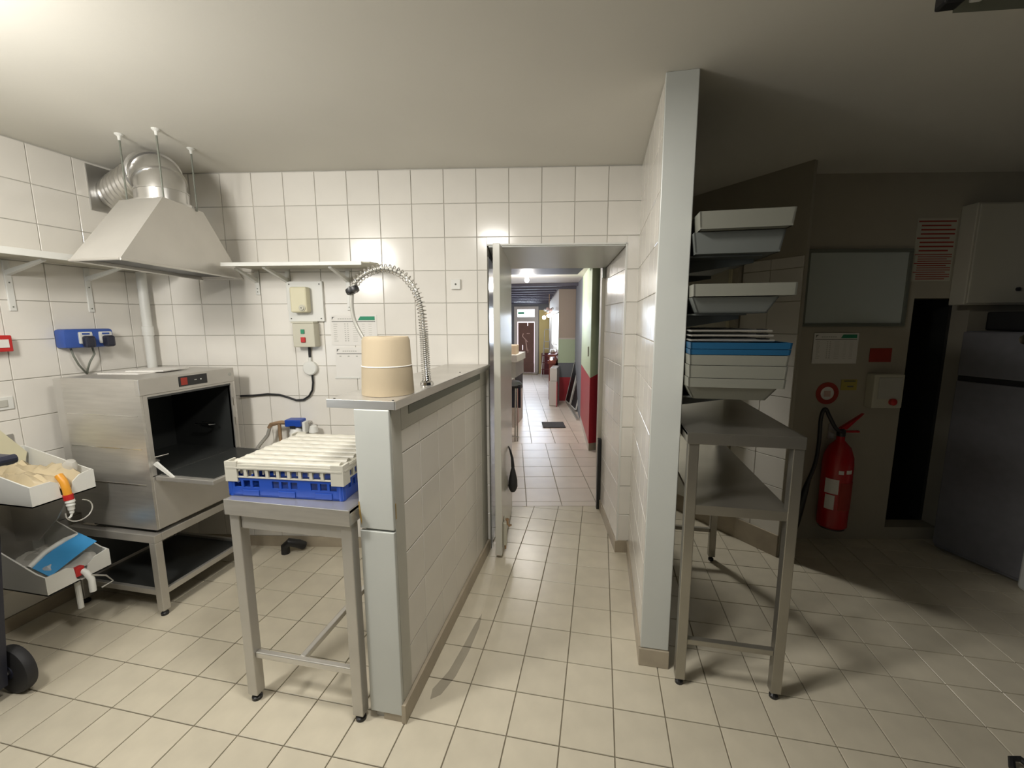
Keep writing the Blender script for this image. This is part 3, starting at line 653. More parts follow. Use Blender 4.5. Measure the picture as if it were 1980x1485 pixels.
MB().cyl((x1+.004, 2.025, 1.234), (x1+.0055, 2.025, 1.234), .004, 10).build('indicator', 'white', cp); MB().box(x1+.004, x1+.0046, 1.985, 2.0, 1.232, 1.237).build('legend', 'inkl', cp)
MB().lathe([(.011, 0), (.011, .001), (0, .001)], ax=Matrix.Translation((x1+.002, 2.225, 1.236)) @ Matrix.Rotation(PI/2, 4, 'Y'), n=14).build('sticker', 'inkl', dw, label='round sticker with a purple mark')
# cavity
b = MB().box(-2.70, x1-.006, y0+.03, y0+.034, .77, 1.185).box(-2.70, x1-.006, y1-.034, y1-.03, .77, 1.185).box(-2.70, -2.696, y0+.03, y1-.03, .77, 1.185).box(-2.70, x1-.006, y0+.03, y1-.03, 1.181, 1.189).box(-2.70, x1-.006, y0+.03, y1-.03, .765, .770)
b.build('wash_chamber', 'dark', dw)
MB().box(x1-.02, x1+.001, y0+.012, y0+.034, .77, 1.187).box(x1-.02, x1+.001, y1-.034, y1-.012, .77, 1.187).box(x1-.02, x1, y0+.012, y1-.012, 1.178, 1.190).build('opening_frame', 'steel2', dw)
MB().box(x1+.001, x1+.003, y0+.034, y1-.034, 1.170, 1.180).build('seal', 'dark', dw)
MB().box(x1-.012, x1+.002, y0+.012, y1-.012, z0, .765, .002).build('lower_panel', 'steel2', dw)
MB().box(-2.70, x1-.02, y0+.02, y1-.02, z0, z0+.01).build('base_panel', 'steel2', dw)
dr_ = MB().box(x1+.004, x1+.36, y0+.02, y1-.02, .745, .770, .004).build('door', 'steel2', dw)
MB().box(x1+.02, x1+.34, y0+.045, y1-.045, .770, .774).build('inner_panel', 'dark', dr_)
MB().hexa([(x1-.004, y0+.022, .83), (x1+.018, y0+.022, .845), (x1+.018, y0+.032, .845), (x1-.004, y0+.032, .83), (x1+.10, y0+.022, .768), (x1+.12, y0+.022, .768), (x1+.12, y0+.032, .768), (x1+.10, y0+.032, .768)]).build('link_arm', 'white', dw)
MB().tube([(-2.45, 2.2, .93), (-2.35, 2.19, .93), (-2.33, 2.17, .93), (-2.35, 2.15, .93), (-2.45, 2.15, .93)], .005, 8).build('spray_arm', 'chrome', dw)
MB().lathe([(0, 0), (.025, .004), (.028, .02), (.01, .03), (.008, .05)], (-2.42, 1.85, .772), 14).build('wash_hub', 'steel2', dw, True)
MB().cyl((-2.42, 1.80, .812), (-2.40, 1.92, .812), .010, 10, .004).build('wash_arm', 'chrome', dw)
for z, r in ((1.09, .004), (.965, .003)): MB().cyl((x1+.003, y1-.022, z-.05), (x1+.003, y1-.022, z), r, 8).build('guide_pin', 'chrome', dw)
for x in (x0+.05, x1-.04):
    for y in (y0+.04, y1-.04): MB().lathe([(.018, .461), (.018, .475), (.012, .481)], (x, y, 0), 12).build('foot', 'black', dw)
# papers on the dishwasher
for i, (pts, lab, zz) in enumerate((([(-2.70, 1.83), (-2.46, 1.86), (-2.44, 2.06), (-2.68, 2.02)], 'lower sheet of the paper pile on the dishwasher', 1.2745), ([(-2.60, 1.90), (-2.40, 1.95), (-2.43, 2.13), (-2.63, 2.08)], 'upper sheet of the paper pile on the dishwasher', 1.281))):
    tagm(MB().prism(pts, zz, zz+.006).build('paper_sheet', 'paper'), lab, 'paper', 'papers on the dishwasher')
# stand
sd = thing('dishwasher_stand', (-2.5, 1.97, 0), 'square-tube steel stand with a dark lower shelf under the dishwasher', 'stand')
for x in (-2.80, -2.26):
    for y in (1.685, 2.22):
        MB().box(x-.02, x+.02, y-.02, y+.02, .03, .415, .003).build('leg', 'steel2', sd)
        MB().lathe([(.018, 0), (.018, .012), (.010, .02), (.010, .032)], (x, y, 0), 14).build('foot', 'black', sd)
MB().box(-2.82, -2.24, 1.665, 1.705, .415, .458, .003).box(-2.82, -2.24, 2.20, 2.24, .415, .458, .003).box(-2.28, -2.24, 1.705, 2.20, .415, .458, .003).box(-2.82, -2.78, 1.705, 2.20, .415, .458, .003).build('top_frame', 'steel2', sd)
MB().box(-2.78, -2.28, 1.672, 1.692, .115, .145, .002).box(-2.78, -2.28, 2.212, 2.232, .115, .145, .002).box(-2.262, -2.242, 1.705, 2.20, .115, .145, .002).box(-2.81, -2.79, 1.705, 2.20, .115, .145, .002).build('lower_frame', 'steel2', sd)
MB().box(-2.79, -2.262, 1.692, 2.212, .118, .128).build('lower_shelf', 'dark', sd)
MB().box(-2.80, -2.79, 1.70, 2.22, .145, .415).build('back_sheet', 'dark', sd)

# ---------------------------------------------------------------- back wall electrics
eb = thing('timer_box', (-1.83, 2.5, 1.68), 'cream timer unit on a grey mounting plate above the rocker switch box', 'timer')
MB(WB).box(-1.992, -1.762, -.025, 0, 1.556, 1.808, .002).build('mounting_plate', 'white', eb)
MB(WB).box(-1.945, -1.838, -.085, -.025, 1.612, 1.770, .010).build('timer_housing', 'cream', eb)
kn = MB(WB).lathe([(.021, 0), (.021, .004), (.015, .005), (.014, .012), (0, .013)], ax=Matrix.Translation((-1.868, -.085, 1.640)) @ Matrix.Rotation(PI/2, 4, 'X'), n=20).build('dial', 'beige', eb, True)
MB(WB).cyl((-1.868, -.098, 1.640), (-1.868, -.0995, 1.640), .004, 8).build('pointer', 'ink', kn)
for u in (-1.975, -1.78):
    for z in (1.575, 1.79): MB(WB).cyl((u, -.025, z), (u, -.028, z), .004, 8).build('screw', 'ink', eb)
sb = thing('switch_box', (-1.86, 2.47, 1.46), 'beige switch box with green and red buttons under the timer plate', 'switch')
MB(WB).box(-1.948, -1.808, -.075, 0, 1.395, 1.545, .005).build('housing', 'beige', sb)
MB(WB).box(-1.952, -1.81, -.078, -.0, 1.545, 1.556, .002).build('lid', 'beige', sb)
MB(WB).box(-1.892, -1.870, -.083, -.075, 1.480, 1.507, .002).build('start_button', 'green', sb); MB(WB).box(-1.894, -1.866, -.085, -.075, 1.425, 1.458, .002).build('stop_button', 'red', sb)
jb = thing('junction_box', (-1.87, 2.47, 1.26), 'round grey-white junction box with a black cable on the back wall', 'junction box')
TJ = WB @ Matrix.Translation((-1.877, 0, 1.255)) @ Matrix.Rotation(PI/2, 4, 'X')
MB().lathe([(.046, 0), (.046, .03), (.04, .036), (0, .038)], ax=TJ, n=24).build('housing', 'white', jb, True)
MB(WB).cyl((-1.877, -.018, 1.295), (-1.877, -.018, 1.325), .010, 10).build('gland', 'white', jb)
MB(WB).cyl((-1.877, -.018, 1.320), (-1.877, -.018, 1.397), .008, 10).build('cable', 'black', jb)
pts = [(605, 0)]
cab = [(-1.870, -.018, 1.215), (-1.868, -.018, 1.16), (-1.875, -.02, 1.11), (-1.90, -.02, 1.07), (-1.94, -.02, 1.045), (-1.99, -.02, 1.042), (-2.04, -.02, 1.06), (-2.10, -.02, 1.078), (-2.18, -.02, 1.082), (-2.28, -.02, 1.072), (-2.36, -.03, 1.07)]
MB(WB).tube(cab, .0065, 10).build('cable', 'black', jb, True)
sg = thing('wall_socket', (-.9, 2.64, 1.78), 'small white switch plate left of the doorway', 'switch')
MB(WB).box(-.940, -.882, -.022, 0, 1.752, 1.814, .003).build('plate', 'white', sg); MB(WB).cyl((-.911, -.022, 1.783), (-.911, -.024, 1.783), .006, 10).build('button', 'ink', sg)
def notice(u0, u1, z0, z1, lab, big, T=WB, off=0, thin=True):
    t = thing('notice_sheet', tuple(T @ Vector(((u0+u1)/2, -.006, z0))), lab, 'notice')
    MB(T).box(u0, u1, -.0075, -.0055, z0, z1).build('sheet', 'paper', t)
    w = u1-u0; pr = MB(T)
    pr.box(u0+.01, u1-.01, -.0082, -.0075, z1-.044, z1-.040)
    pr.prism([(u0+.012, z1-.032), (u0+.012, z1-.012), (u0+.032, z1-.012), (u0+.020, z1-.018)], -.0082, -.0075, 'y')
    pr.build('header_rule', 'ink', t)
    f = MB(T)
    for k in range(7): f.box(u0+.05+k*w*.05, u0+.05+k*w*.05+w*.035, -.0081, -.0075, z1-.028, z1-.022)
    if big:
        for r in range(9):
            z = z1-.06-r*.0135
            f.box(u0+.02, u0+.035+.015*random.random(), -.0081, -.0075, z, z+.003)
            for c in range(2): f.box(u0+.30*w+c*.018, u0+.30*w+.008+c*.018, -.0081, -.0075, z, z+.005)
            f.box(u0+.48*w, u0+.48*w+.03, -.0081, -.0075, z, z+.002); f.box(u0+.68*w, u0+.68*w+.018, -.0081, -.0075, z, z+.002); f.box(u0+.82*w, u0+.82*w+.02, -.0081, -.0075, z, z+.002)
    else:
        for c in range(3): f.box(u0+.10*w+c*.2*w, u0+.10*w+.012+c*.2*w, -.0081, -.0075, z1-.062, z1-.055)
    f.build('small_print', 'inkl', t)
    if big: MB(T).prism([(u0+.60*w, z1-.034), (u0+.65*w, z1-.010), (u1-.012, z1-.010), (u1-.012, z1-.034)], -.0083, -.0075, 'y').build('green_header', 'green', t)
    return t
notice(-1.732, -1.428, 1.402, 1.597, 'upper white notice sheet with a green header on the back wall', True)
n2 = notice(-1.712, -1.44, 1.185, 1.390, 'lower white notice sheet with a taped corner on the back wall', False)
MB(WB).box(-1.722, -1.56, -.010, -.0075, 1.185, 1.197, .001).build('tape_strip', 'white', n2)

# ---------------------------------------------------------------- water filter behind the table
wfil = thing('water_filter', (-2.0, 2.33, .6), 'blue-headed white water filter with bronze valve on the back wall', 'water filter')
MB(WB).lathe([(0, .60), (.035, .60), (.042, .62), (.042, .84), (.030, .875), (.022, .88)], (-1.965, -.09, 0), 20).build('canister', 'white', wfil, True)
MB(WB).box(-2.02, -1.915, -.125, -.05, .885, .932, .006).build('filter_head', 'blue', wfil)
MB(WB).box(-1.985, -1.95, -.128, -.124, .875, .893).build('head_latch', 'black', wfil)
MB(WB).box(-1.915, -1.895, -.11, -.06, .84, .915, .004).build('head_clip', 'white', wfil)
MB(WB).tube([(-2.02, -.09, .905), (-2.06, -.09, .908), (-2.10, -.09, .900), (-2.13, -.09, .893), (-2.145, -.09, .87)], .013, 10).build('valve_body', 'brass', wfil, True)
MB(WB).cyl((-2.075, -.09, .90), (-2.075, -.09, .78), .011, 10).build('pipe', 'brass', wfil)
MB(WB).tube([(-2.135, -.09, .885), (-2.16, -.09, .82), (-2.21, -.10, .76), (-2.25, -.12, .70)], .011, 10).build('pipe', 'hosec', wfil, True)
MB(WB).cyl((-1.88, -.05, .90), (-1.875, -.05, .80), .008, 8).build('pipe', 'galv', wfil)
MB(WB).box(-2.04, -1.90, -.05, 0, .80, .90, .003).build('wall_bracket', 'steel2', wfil)
MB(WB).lathe([(0, .84), (.03, .84), (.022, .88), (0, .89)], (-1.86, -.07, 0), 14).build('side_cup', 'white', wfil, True)
dt = tagm(MB(WB).tube([(-2.10, -.10, .0), (-2.10, -.10, .05), (-2.07, -.10, .08), (-2.02, -.08, .06), (-2.0, -.05, .03)], .028, 12).build('drain_trap', 'black', None, True), 'black drain trap on the floor by the back wall', 'drain trap')
wp = thing('floor_pipes', (-1.2, 2.5, .1), 'three thin pipes along the foot of the back wall', 'pipe')
for k in range(3): MB(WB).cyl((-1.45, -.02, .105+k*.032), (-.86, -.02, .105+k*.032), .010, 10).build('pipe', 'cabinet', wp)

# ---------------------------------------------------------------- steel work table
wt = thing('work_table', (-1.12, 1.6, 0), 'narrow stainless work table against the half wall end', 'table')
MB().box(-1.392, -.862, 1.298, 2.02, .874, .888, .002).build('table_top', 'steel', wt)
MB().box(-1.392, -.862, 1.297, 1.301, .828, .889, .001).box(-1.392, -1.388, 1.301, 2.02, .83, .888).box(-.866, -.862, 1.301, 2.02, .83, .888).build('table_rim', 'steel', wt)
MB().box(-1.345, -.912, 1.322, 1.334, .765, .874, .002).box(-1.385, -1.373, 1.36, 2.0, .765, .874).build('apron', 'steel2', wt)
for x in (-1.368, -.890):
    MB().box(x-.022, x+.022, 1.314, 1.358, .03, .874, .003).build('leg', 'steel2', wt)
    MB().lathe([(.020, 0), (.020, .012), (.011, .018), (.011, .034)], (x, 1.336, 0), 16).build('foot', 'black', wt)
MB().box(-1.346, -.912, 1.325, 1.347, .198, .224, .003).build('front_stretcher', 'steel', wt)
MB().box(-1.158, -1.134, 1.347, 1.93, .198, .222, .003).build('centre_stretcher', 'steel', wt)
MB().box(-1.168, -1.124, 1.93, 1.974, .03, .874, .003).build('rear_leg', 'steel2', wt); MB().lathe([(.018, 0), (.018, .012), (.011, .018), (.011, .034)], (-1.146, 1.952, 0), 14).build('foot', 'black', wt)

# dish rack: blue base + white extender
ROT = Matrix.Translation((-1.40, 1.335, 0)) @ Matrix.Rotation(math.radians(4.0), 4, 'Z') @ Matrix.Translation((1.40, -1.335, 0))
def rackwall(mb, ax, c0, c1, t0, t1, z0, z1, wins, wz0, wz1):
    """wall along axis ax from c0..c1, thickness t0..t1, with window openings wins=[(a,b)]"""
    def bx(a, b, z_0, z_1):
        if b-a < 1e-4: return
        if ax == 'x': mb.box(a, b, t0, t1, z_0, z_1)
        else: mb.box(t0, t1, a, b, z_0, z_1)
    bx(c0, c1, z0, wz0); bx(c0, c1, wz1, z1); p = c0
    for a, b in wins: bx(p, a, wz0, wz1); p = b
    bx(p, c1, wz0, wz1)
rx0, rx1, ry0, ry1 = -1.400, -.925, 1.335, 1.775
def wins(c0, c1, n, groups): 
    out = []; g = (c1-c0)/groups
    for i in range(groups):
        a = c0+g*i+.022; b = c0+g*(i+1)-.022; w = (b-a)/n
        for k in range(n): out.append((a+w*k+.005, a+w*(k+1)-.005))
    return out
rk = thing('dish_rack', (-1.16, 1.55, .888), 'blue plastic dishwasher rack base on the work table', 'rack')
MB(ROT).box(rx0, rx1, ry0, ry1, .889, .896).build('base_grid', 'blue', rk)
for ax, c0, c1, t0, t1 in (('x', rx0, rx1, ry0, ry0+.008), ('x', rx0, rx1, ry1-.008, ry1), ('y', ry0+.008, ry1-.008, rx0, rx0+.008), ('y', ry0+.008, ry1-.008, rx1-.008, rx1)):
    mb = MB(ROT); rackwall(mb, ax, c0, c1, t0, t1, .889, .963, wins(c0, c1, 3, 3), .925, .953); mb.build('side_wall', 'blue', rk)
for (x, y) in ((rx0, ry0), (rx1, ry0)): MB(ROT).cyl((x+.012 if x == rx0 else x-.012, y+.012, .889), (x+.012 if x == rx0 else x-.012, y+.012, .962), .014, 14).build('corner_post', 'blue', rk, True)
for k in range(3): MB(ROT).box(rx0+.06+k*.15, rx0+.13+k*.15, ry0-.003, ry0, .893, .916, .002).build('panel_boss', 'blue', rk)
ex = thing('rack_extender', (-1.16, 1.55, .964), 'off-white slatted rack extender stacked on the blue rack', 'rack')
for ax, c0, c1, t0, t1 in (('x', rx0, rx1, ry0-.003, ry0+.006), ('x', rx0, rx1, ry1-.006, ry1+.003), ('y', ry0+.006, ry1-.006, rx0-.003, rx0+.006), ('y', ry0+.006, ry1-.006, rx1-.006, rx1+.003)):
    mb = MB(ROT); n = 9; w = (c1-c0-.07)/n
    rackwall(mb, ax, c0, c1, t0, t1, .964, 1.016, [(c0+.04+w*k, c0+.04+w*k+w-.012) for k in range(n)], .968, .996); mb.build('side_wall', 'rackw', ex)
    mb = MB(ROT)
    if ax == 'x': mb.box(c0, c1, min(t0, t1)-.003, max(t0, t1)+.003, 1.0, 1.006)
    else: mb.box(t0-.003, t1+.003, c0, c1, 1.0, 1.006)
    mb.build('rim', 'rackw', ex)
for x in (rx0, rx1):
    for y in (ry0, ry1):
        sx = 1 if x == rx0 else -1; sy = 1 if y == ry0 else -1
        MB(ROT).prism([(x-sx*.005, y-sy*.005), (x+sx*.045, y-sy*.005), (x+sx*.045, y+sy*.004), (x+sx*.004, y+sy*.004), (x+sx*.004, y+sy*.045), (x-sx*.005, y+sy*.045)], .948, 1.027).build('corner_post', 'rackw', ex)
nr = 8
for k in range(nr):
    y = ry0+.03+k*(ry1-ry0-.06)/(nr-1)
    MB(ROT).tube([(rx0+.02+t*(rx1-rx0-.04), y, 1.012) for t in [i/24 for i in range(25)]], .016, 10, rfun=lambda t: .0165+.0015*math.sin(t*40)).build('rib', 'rackw', ex, True)
    MB(ROT).box(rx0+.01, rx1-.01, y-.003, y+.003, .985, 1.01).build('web', 'rackw', ex)
for x in (rx0+.012, rx1-.012): MB(ROT).box(x-.01, x+.01, ry0+.01, ry1-.01, .99, 1.018).build('end_bar', 'rackw', ex)
for k in range(9):
    x = rx0+.05+k*(rx1-rx0-.1)/8; MB(ROT).box(x-.003, x+.003, ry0+.01, ry1-.01, .975, .99).build('cross_bar', 'rackw', ex)

# paper roll + spray hose
ro = thing('paper_roll', (-.80, 1.50, 1.281), 'tall tan paper-towel roll standing on the steel cap', 'paper roll')
MB().lathe([(0, 1.281), (.098, 1.281), (.0985, 1.287), (.094, 1.39), (.0935, 1.393), (.0925, 1.395), (.089, 1.485), (.083, 1.499), (.03, 1.499), (.028, 1.46), (0, 1.46)], (-.803, 1.515, 0), 40).build('roll', 'card', ro, True)
MB().lathe([(.0945, 1.388), (.0952, 1.389), (.0950, 1.391), (.0940, 1.392)], (-.803, 1.515, 0), 40).build('outer_edge', 'paper', ro)
sp = thing('pre_rinse_hose', (-.745, 1.76, 1.28), 'pre-rinse spray hose with a coil spring arching over the steel cap', 'spray hose')
ctrl = [(-.742, 1.29), (-.745, 1.36), (-.747, 1.44), (-.749, 1.52), (-.755, 1.60), (-.770, 1.665), (-.795, 1.712), (-.835, 1.752), (-.885, 1.776), (-.935, 1.782), (-.985, 1.772), (-1.030, 1.750), (-1.062, 1.722), (-1.078, 1.690)]
def interp(P, n):
    out = []; m = len(P)-1
    for i in range(m):
        p0, p1, p2, p3 = P[max(i-1, 0)], P[i], P[i+1], P[min(i+2, m)]
        for k in range(n):
            t = k/n; out.append(tuple(.5*((2*b_)+(-a+c)*t+(2*a-5*b_+4*c-d)*t*t+(-a+3*b_-3*c+d)*t**3) for a, b_, c, d in zip(p0, p1, p2, p3)))
    out.append(tuple(P[-1])); return out
cen = interp([(x, 1.75, z) for x, z in ctrl], 8)
MB().tube(cen, .008, 10).build('inner_hose', 'hosec', sp, True)
# helix
arc = [0]
for a, b_ in zip(cen, cen[1:]): arc.append(arc[-1]+(Vector(b_)-Vector(a)).length)
Ltot = arc[-1]
def at(s_):
    for i in range(1, len(arc)):
        if arc[i] >= s_: t = (s_-arc[i-1])/(arc[i]-arc[i-1]+1e-9); return Vector(cen[i-1]).lerp(Vector(cen[i]), t), (Vector(cen[i])-Vector(cen[i-1])).normalized()
    return Vector(cen[-1]), (Vector(cen[-1])-Vector(cen[-2])).normalized()
s_ = 0; ph = 0; hp = []
while s_ < Ltot:
    p, d = at(s_); a = Vector((0, 1, 0)); b_ = d.cross(a).normalized()
    pitch = .0085 if s_ < .20 else (.0085+min(1, (s_-.20)/.15)*.0105)
    hp.append(p+(a*math.cos(ph)+b_*math.sin(ph))*.0185); ph += 2*PI/10; s_ += pitch/10
MB().tube(hp, .0022, 5).build('spring', 'chrome', sp, True)
MB().lathe([(.030, 0), (.028, .012), (.018, .02), (.016, .04)], (-.742, 1.75, 1.281), 20).build('base_flange', 'chrome', sp, True)
MB().lathe([(.010, -.012), (.028, -.010), (.030, 0), (.028, .010), (.010, .012)], ax=Matrix.Translation((-1.077, 1.75, 1.692)) @ Matrix.Rotation(math.radians(-25), 4, 'Y'), n=20).build('bumper_ring', 'black', sp, True)
end = interp([(-1.080, 1.75, 1.68), (-1.084, 1.75, 1.62), (-1.075, 1.75, 1.56), (-1.050, 1.75, 1.505), (-1.015, 1.75, 1.45), (-.97, 1.75, 1.38), (-.935, 1.75, 1.33), (-.92, 1.75, 1.315)], 5)
MB().tube(end, .0085, 10).build('outlet_hose', 'hosec', sp, True)
MB().lathe([(.030, 1.281), (.032, 1.29), (.012, 1.30), (.012, 1.325), (0, 1.33)], (-.918, 1.75, 0), 18).build('spray_head', 'black', sp, True)

# ---------------------------------------------------------------- detergent drip trays (left)
def drip(z, x1_, y0_, y1_, zt_, rise, lab, bagm):
    t = thing('detergent_tray', (x1_-.2, (y0_+y1_)/2, z), lab, 'tray')
    th = .006; xb = XL+.005
    MB().box(xb, x1_, y0_, y1_, z, z+th).build('tray_floor', 'white', t)
    for y in (y0_, y1_-th): MB().prism([(xb, z), (x1_, z), (x1_, zt_), (x1_-.05, zt_+.01), (xb, zt_+rise)], y, y+th, 'y').build('side_wall', 'white', t)
    w = y1_-y0_; a, c = y0_+w*.43, y0_+w*.60
    MB().prism([(y0_+th, z), (a+.02, z), (a, z+.02), (a-.005, zt_-.015), (a-.03, zt_), (y0_+th, zt_)], x1_-th, x1_, 'x').build('front_wall', 'white', t)
    MB().prism([(c+.0, z), (y1_-th, z), (y1_-th, zt_+.005), (c+.04, zt_-.005), (c+.01, zt_-.03), (c, z+.03)], x1_-th, x1_, 'x').build('front_wall', 'white', t)
    MB().box(xb, xb+.005, y0_, y1_, z, zt_+rise).build('back_wall', 'white', t)
    return t
drip(.732, -2.475, 1.350, 1.600, .828, .10, 'upper white detergent tray mounted beside the dishwasher', 0)
drip(.300, -2.475, 1.350, 1.615, .392, .17, 'lower white detergent tray near the floor beside the dishwasher', 0)
bp = thing('tray_bracket', (-2.9, 1.45, .3), 'grey steel bracket plate carrying the two detergent trays', 'bracket')
MB().prism([(-2.905, .70), (-2.50, .731), (-2.60, .60), (-2.75, .47), (-2.905, .45)], 1.50, 1.506, 'y').build('plate', 'steel2', bp)
MB().box(XL+.003, XL+.012, 1.38, 1.56, .2, 1.0).build('back_plate', 'steel2', bp)
MB().cyl((-2.52, 1.49, .14), (-2.52, 1.49, .30), .012, 10).build('drain_pipe', 'white', bp)
def bag(name, lab, cx, cy, cz, lx, ly, hz, m, seed, n=14, cat='bag'):
    rnd = random.Random(seed); b = MB(); V = []
    wob = [[rnd.uniform(-1, 1) for _ in range(n+1)] for _ in range(n+1)]
    for s in (1, -1):
        G = []
        for i in range(n+1):
            row = []
            for j in range(n+1):
                u, v = i/n*2-1, j/n*2-1; e = max(0, (1-u**4)*(1-v**4))
                h = s*hz*(e**.6)*(.75+.25*math.sin(u*3+seed)*math.cos(v*4)+.15*wob[i][j]) if s > 0 else -hz*.25*(e**.5)
                row.append(b.bm.verts.new((cx+u*lx*(1+.03*wob[j][i]), cy+v*ly*(1+.03*wob[i][j]), cz+h)))
            G.append(row)
        for i in range(n):
            for j in range(n):
                b.bm.faces.new([G[i][j], G[i+1][j], G[i+1][j+1], G[i][j+1]])
        V.append(G)
    t = thing(name, (cx, cy, cz), lab, cat)
    b.build('bag_film', m, t, True); return t
b1 = bag('detergent_bag', 'cream-filled detergent bag slumped in the upper tray', -2.685, 1.472, .775, .195, .108, .115, 'bagc', 3)
MB().prism([(1.39, .93), (1.45, 1.02), (1.50, 1.035), (1.585, .90), (1.57, .84), (1.39, .85)], -2.88, -2.874, 'x').build('hanger_flap', 'cream', b1)
MB().lathe([(.03, 0), (.028, .03), (.018, .045), (0, .05)], ax=Matrix.Translation((-2.56, 1.555, .84)) @ Matrix.Rotation(.4, 4, 'Y'), n=16).build('bag_neck', 'bag', b1, True)
MB().tube([(-2.50, 1.475, .84), (-2.475, 1.475, .81), (-2.465, 1.475, .775), (-2.462, 1.475, .745)], .016, 12).build('orange_outlet', 'orange', b1, True)
MB().cyl((-2.462, 1.475, .748), (-2.460, 1.475, .722), .019, 14).build('red_cap', 'red', b1)
MB().lathe([(.017, .722), (.019, .71), (.014, .705), (.017, .695), (.013, .688), (.013, .672), (.009, .668), (.009, .655)], (-2.458, 1.477, 0), 14).build('connector', 'white', b1, True)
lp_ = [(-2.458+.0, 1.478, .66)]
for k in range(15):
    a = PI*.5-k/14*PI*1.55; lp_.append((-2.455, 1.505+.055*math.cos(a), .665+.05*math.sin(a)-.01))
MB().tube([(-2.458, 1.477, .655), (-2.456, 1.47, .64), (-2.456, 1.46, .635)], .005, 8).build('tube_stub', 'white', b1)
MB().tube(lp_[2:], .003, 6).build('tube_loop', 'bag', b1, True)
b2 = bag('detergent_bag', 'clear detergent bag with a blue label lying in the lower tray', -2.67, 1.478, .355, .185, .112, .085, 'bag', 8)
lab_ = MB(); n = 10
for i in range(n):
    f0, f1 = i/n, (i+1)/n
    def P(f): return (-2.50-.0*f, 1.375+.20*f, .415+.045*math.sin(f*1.2)+.03*f)
    p, q = P(f0), P(f1)
    lab_.hexa([(p[0]+.012, p[1], p[2]-.035), (q[0]+.012, q[1], q[2]-.035), (q[0]-.10, q[1], q[2]+.0), (p[0]-.10, p[1], p[2]+.0), (p[0]+.014, p[1], p[2]-.032), (q[0]+.014, q[1], q[2]-.032), (q[0]-.10, q[1], q[2]+.003), (p[0]-.10, p[1], p[2]+.003)])
lab_.build('blue_label', 'bluel', b2, label='bright blue printed label')
MB().tube([(-2.60, 1.37, .418), (-2.61, 1.44, .455), (-2.605, 1.52, .478), (-2.60, 1.57, .478)], .012, 10).build('handle_strip', 'white', b2, True)
MB().box(-2.500, -2.47, 1.462, 1.50, .325, .370, .004).build('red_cap', 'red', b2)
MB().tube([(-2.49, 1.49, .35), (-2.46, 1.495, .335), (-2.44, 1.50, .30), (-2.44, 1.50, .235)], .014, 12).build('connector', 'white', b2, True)
MB().tube([(-2.44, 1.50, .32), (-2.42, 1.55, .29), (-2.41, 1.57, .25), (-2.43, 1.53, .235)], .004, 8).build('tube_loop', 'hosec', b2, True)

# ---------------------------------------------------------------- wheeled bin at the left edge
bn = thing('wheeled_bin', (-2.6, 1.0, 0), 'dark navy wheeled bin cut off by the left edge of the photo', 'bin')
MB().hexa([(-2.80, .78, .06), (-2.385, .78, .06), (-2.385, 1.13, .06), (-2.80, 1.13, .06), (-2.90, .72, 1.02), (-2.245, .72, 1.02), (-2.245, 1.145, 1.02), (-2.90, 1.145, 1.02)]).build('body', 'navy', bn)
MB().box(-2.905, -2.235, .71, 1.150, 1.02, 1.05, .006).build('lid', 'navy', bn)
MB().cyl((-2.115, .80, 1.06), (-2.115, 1.13, 1.06), .017, 12).box(-2.25, -2.110, .80, .83, 1.04, 1.075, .006).box(-2.25, -2.110, 1.10, 1.13, 1.04, 1.075, .006).build('handle', 'navy', bn)
for yy in (.76, 1.165):
    TWx = Matrix.Translation((-2.40, yy, .104)) @ Matrix.Rotation(PI/2, 4, 'X')
    w_ = MB().lathe([(.02, -.022), (.085, -.022), (.100, -.018), (.104, -.008), (.104, .008), (.100, .018), (.085, .022), (.02, .022)], ax=TWx, n=36).build('wheel', 'rubber', bn, True)
    MB().lathe([(0, -.026), (.03, -.026), (.03, .026), (0, .026)], ax=TWx, n=18).build('hub', 'navy', w_, True)
MB().cyl((-2.40, .76, .104), (-2.40, 1.165, .104), .010, 10).build('axle', 'steel2', bn)

# ================================================================ RIGHT SIDE
# two-tier steel table
rt = thing('side_table', (.56, 2.3, 0), 'narrow two-tier steel table along the right of the partition', 'table')
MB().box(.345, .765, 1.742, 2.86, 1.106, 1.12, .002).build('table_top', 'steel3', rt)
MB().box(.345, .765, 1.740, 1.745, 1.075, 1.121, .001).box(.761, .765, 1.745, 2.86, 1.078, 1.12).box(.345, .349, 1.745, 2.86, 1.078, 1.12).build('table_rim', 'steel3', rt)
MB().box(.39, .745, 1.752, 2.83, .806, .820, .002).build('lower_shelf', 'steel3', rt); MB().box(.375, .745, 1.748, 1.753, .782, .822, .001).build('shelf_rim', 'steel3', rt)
for x in (.372, .745):
    for y in (1.765, 2.82):
        MB().box(x-.02, x+.02, y-.02, y+.02, .03, 1.106, .003).build('leg', 'steel3', rt)
        MB().lathe([(.017, 0), (.017, .012), (.010, .02), (.010, .032)], (x, y, 0), 12).build('foot', 'black', rt)
for y in (1.765, 2.82): MB().box(.392, .725, y-.012, y+.012, .195, .22, .002).build('stretcher', 'steel3', rt)
